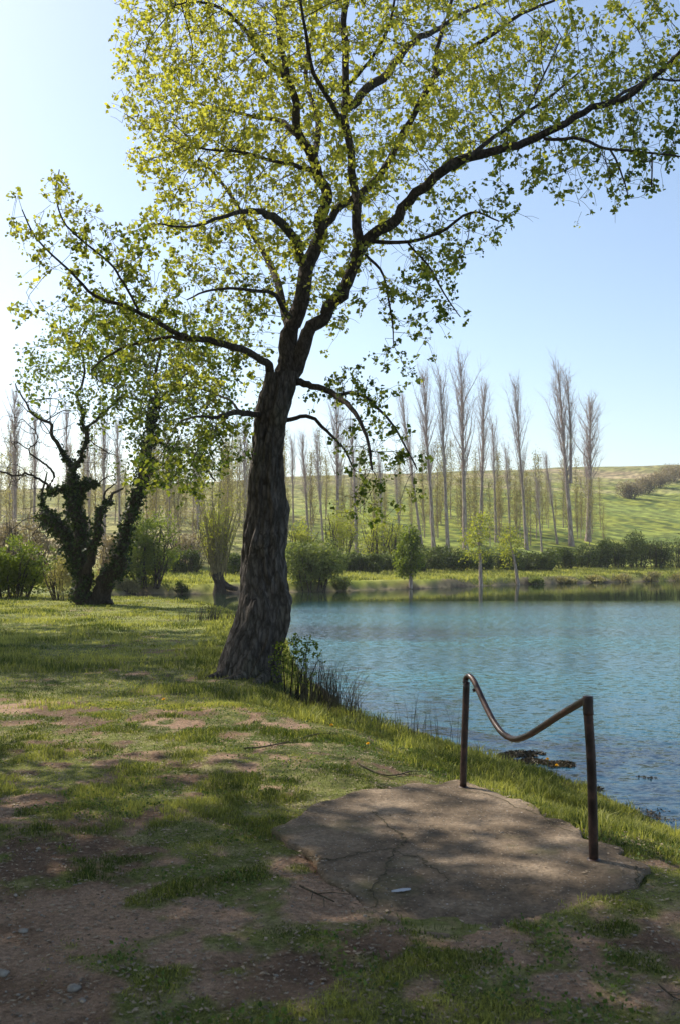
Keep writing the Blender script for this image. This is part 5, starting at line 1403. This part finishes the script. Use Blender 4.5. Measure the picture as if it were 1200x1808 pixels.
# ------------------------------------------------------------------ leafy trees shading the ground; those behind and close by are unseen additions
def shade_tree_mesh(seed, H=11.0, rad=3.6, nA=1300):
    g = np.random.default_rng(seed)
    z = np.linspace(-.2, H * .8, 12); tr = np.stack([np.cumsum(g.normal(size=12) * .08), np.cumsum(g.normal(size=12) * .08), z], 1)
    limbs = [(tr, np.linspace(.28, .06, 12))]
    for k in range(9):
        t = g.integers(4, 11); a = k * 2.4; L = rad * g.uniform(.6, .95); e = tr[t] + np.array([math.cos(a) * L, math.sin(a) * L, H * .14])
        limbs.append(smooth_path(np.array([tr[t], (tr[t] + e) / 2 + [0, 0, .25], e]), [.10, .06, .025], 5, .05, k))
    A = np.concatenate([blob(g, (0, 0, H * .66), (rad, rad, H * .32), nA, .45)])
    A = A[fbm(A[:, 0] * .5 + 9, A[:, 2] * .5 + A[:, 1] * .5, seed, 2) > .44]
    paths, tips, thin, _ = grow_tree(limbs, A, .3, .33, 40, seed, 4, .02, .007, 2.2, .2, .05)
    V1, Q1 = tube_arrays(limbs[:1], 12); V2, Q2 = tube_arrays(limbs[1:] + paths, 4)
    pos = np.repeat(thin, 9, 0); pos = pos + g.normal(size=pos.shape) * .16
    VL, TL, tt = leaves_arrays(pos, (0, 0, -.3), .14, g, np.clip(g.normal(.5, .2, len(pos)), 0, 1), .85, .15)
    a = mesh_arrays('st', V1, Q1, True); a.materials.append(M_BARK); b = mesh_arrays('sb', V2, Q2, True); b.materials.append(M_BARK2); c = mesh_arrays('sf', VL, TL, False, {'tint': tt}); c.materials.append(M_LEAF2)
    return a, b, c
SH = [shade_tree_mesh(401), shade_tree_mesh(402)]
shade_at = SHADE_SPOTS
first = {}
for i, (x, y, s, k, rot, lab) in enumerate(shade_at):
    root = empty('leafy_tree', (x, y, tz(x, y))); root.scale = (s, s, s); root.rotation_euler = (0, 0, rot)
    tag(root, lab, 'tree', 'leafy trees along the left of the lawn')
    for q, nm in enumerate(('trunk', 'branches', 'foliage')):
        if (k, q) not in first: o = bpy.data.objects.new(nm, SH[k][q]); first[(k, q)] = o
        else: o = first[(k, q)].copy()
        C.objects.link(o); o.parent = root

# ------------------------------------------------------------------ spring haze over the lake and the fields
def build_haze():
    x0, x1, y0, y1, z0, z1 = -430, 430, -75, 430, -32, 48
    V = [(x, y, z) for z in (z0, z1) for y in (y0, y1) for x in (x0, x1)]
    Q = np.array([[0, 2, 3, 1], [4, 5, 7, 6], [0, 1, 5, 4], [2, 6, 7, 3], [0, 4, 6, 2], [1, 3, 7, 5]])
    s = N('haze_air'); v = s.n('VolumePrincipled'); v.inputs['Color'].default_value = (.92, .95, 1, 1); v.inputs['Density'].default_value = 0.0003; v.inputs['Anisotropy'].default_value = 0.4
    s.l(v.outputs[0], s.out.inputs['Volume'])
    o = link_mesh('haze', mesh_arrays('haze', V, [Q]), s.m); tag(o, kind='stuff'); o['label'] = 'thin pale haze over the lake and the hillside'
build_haze()
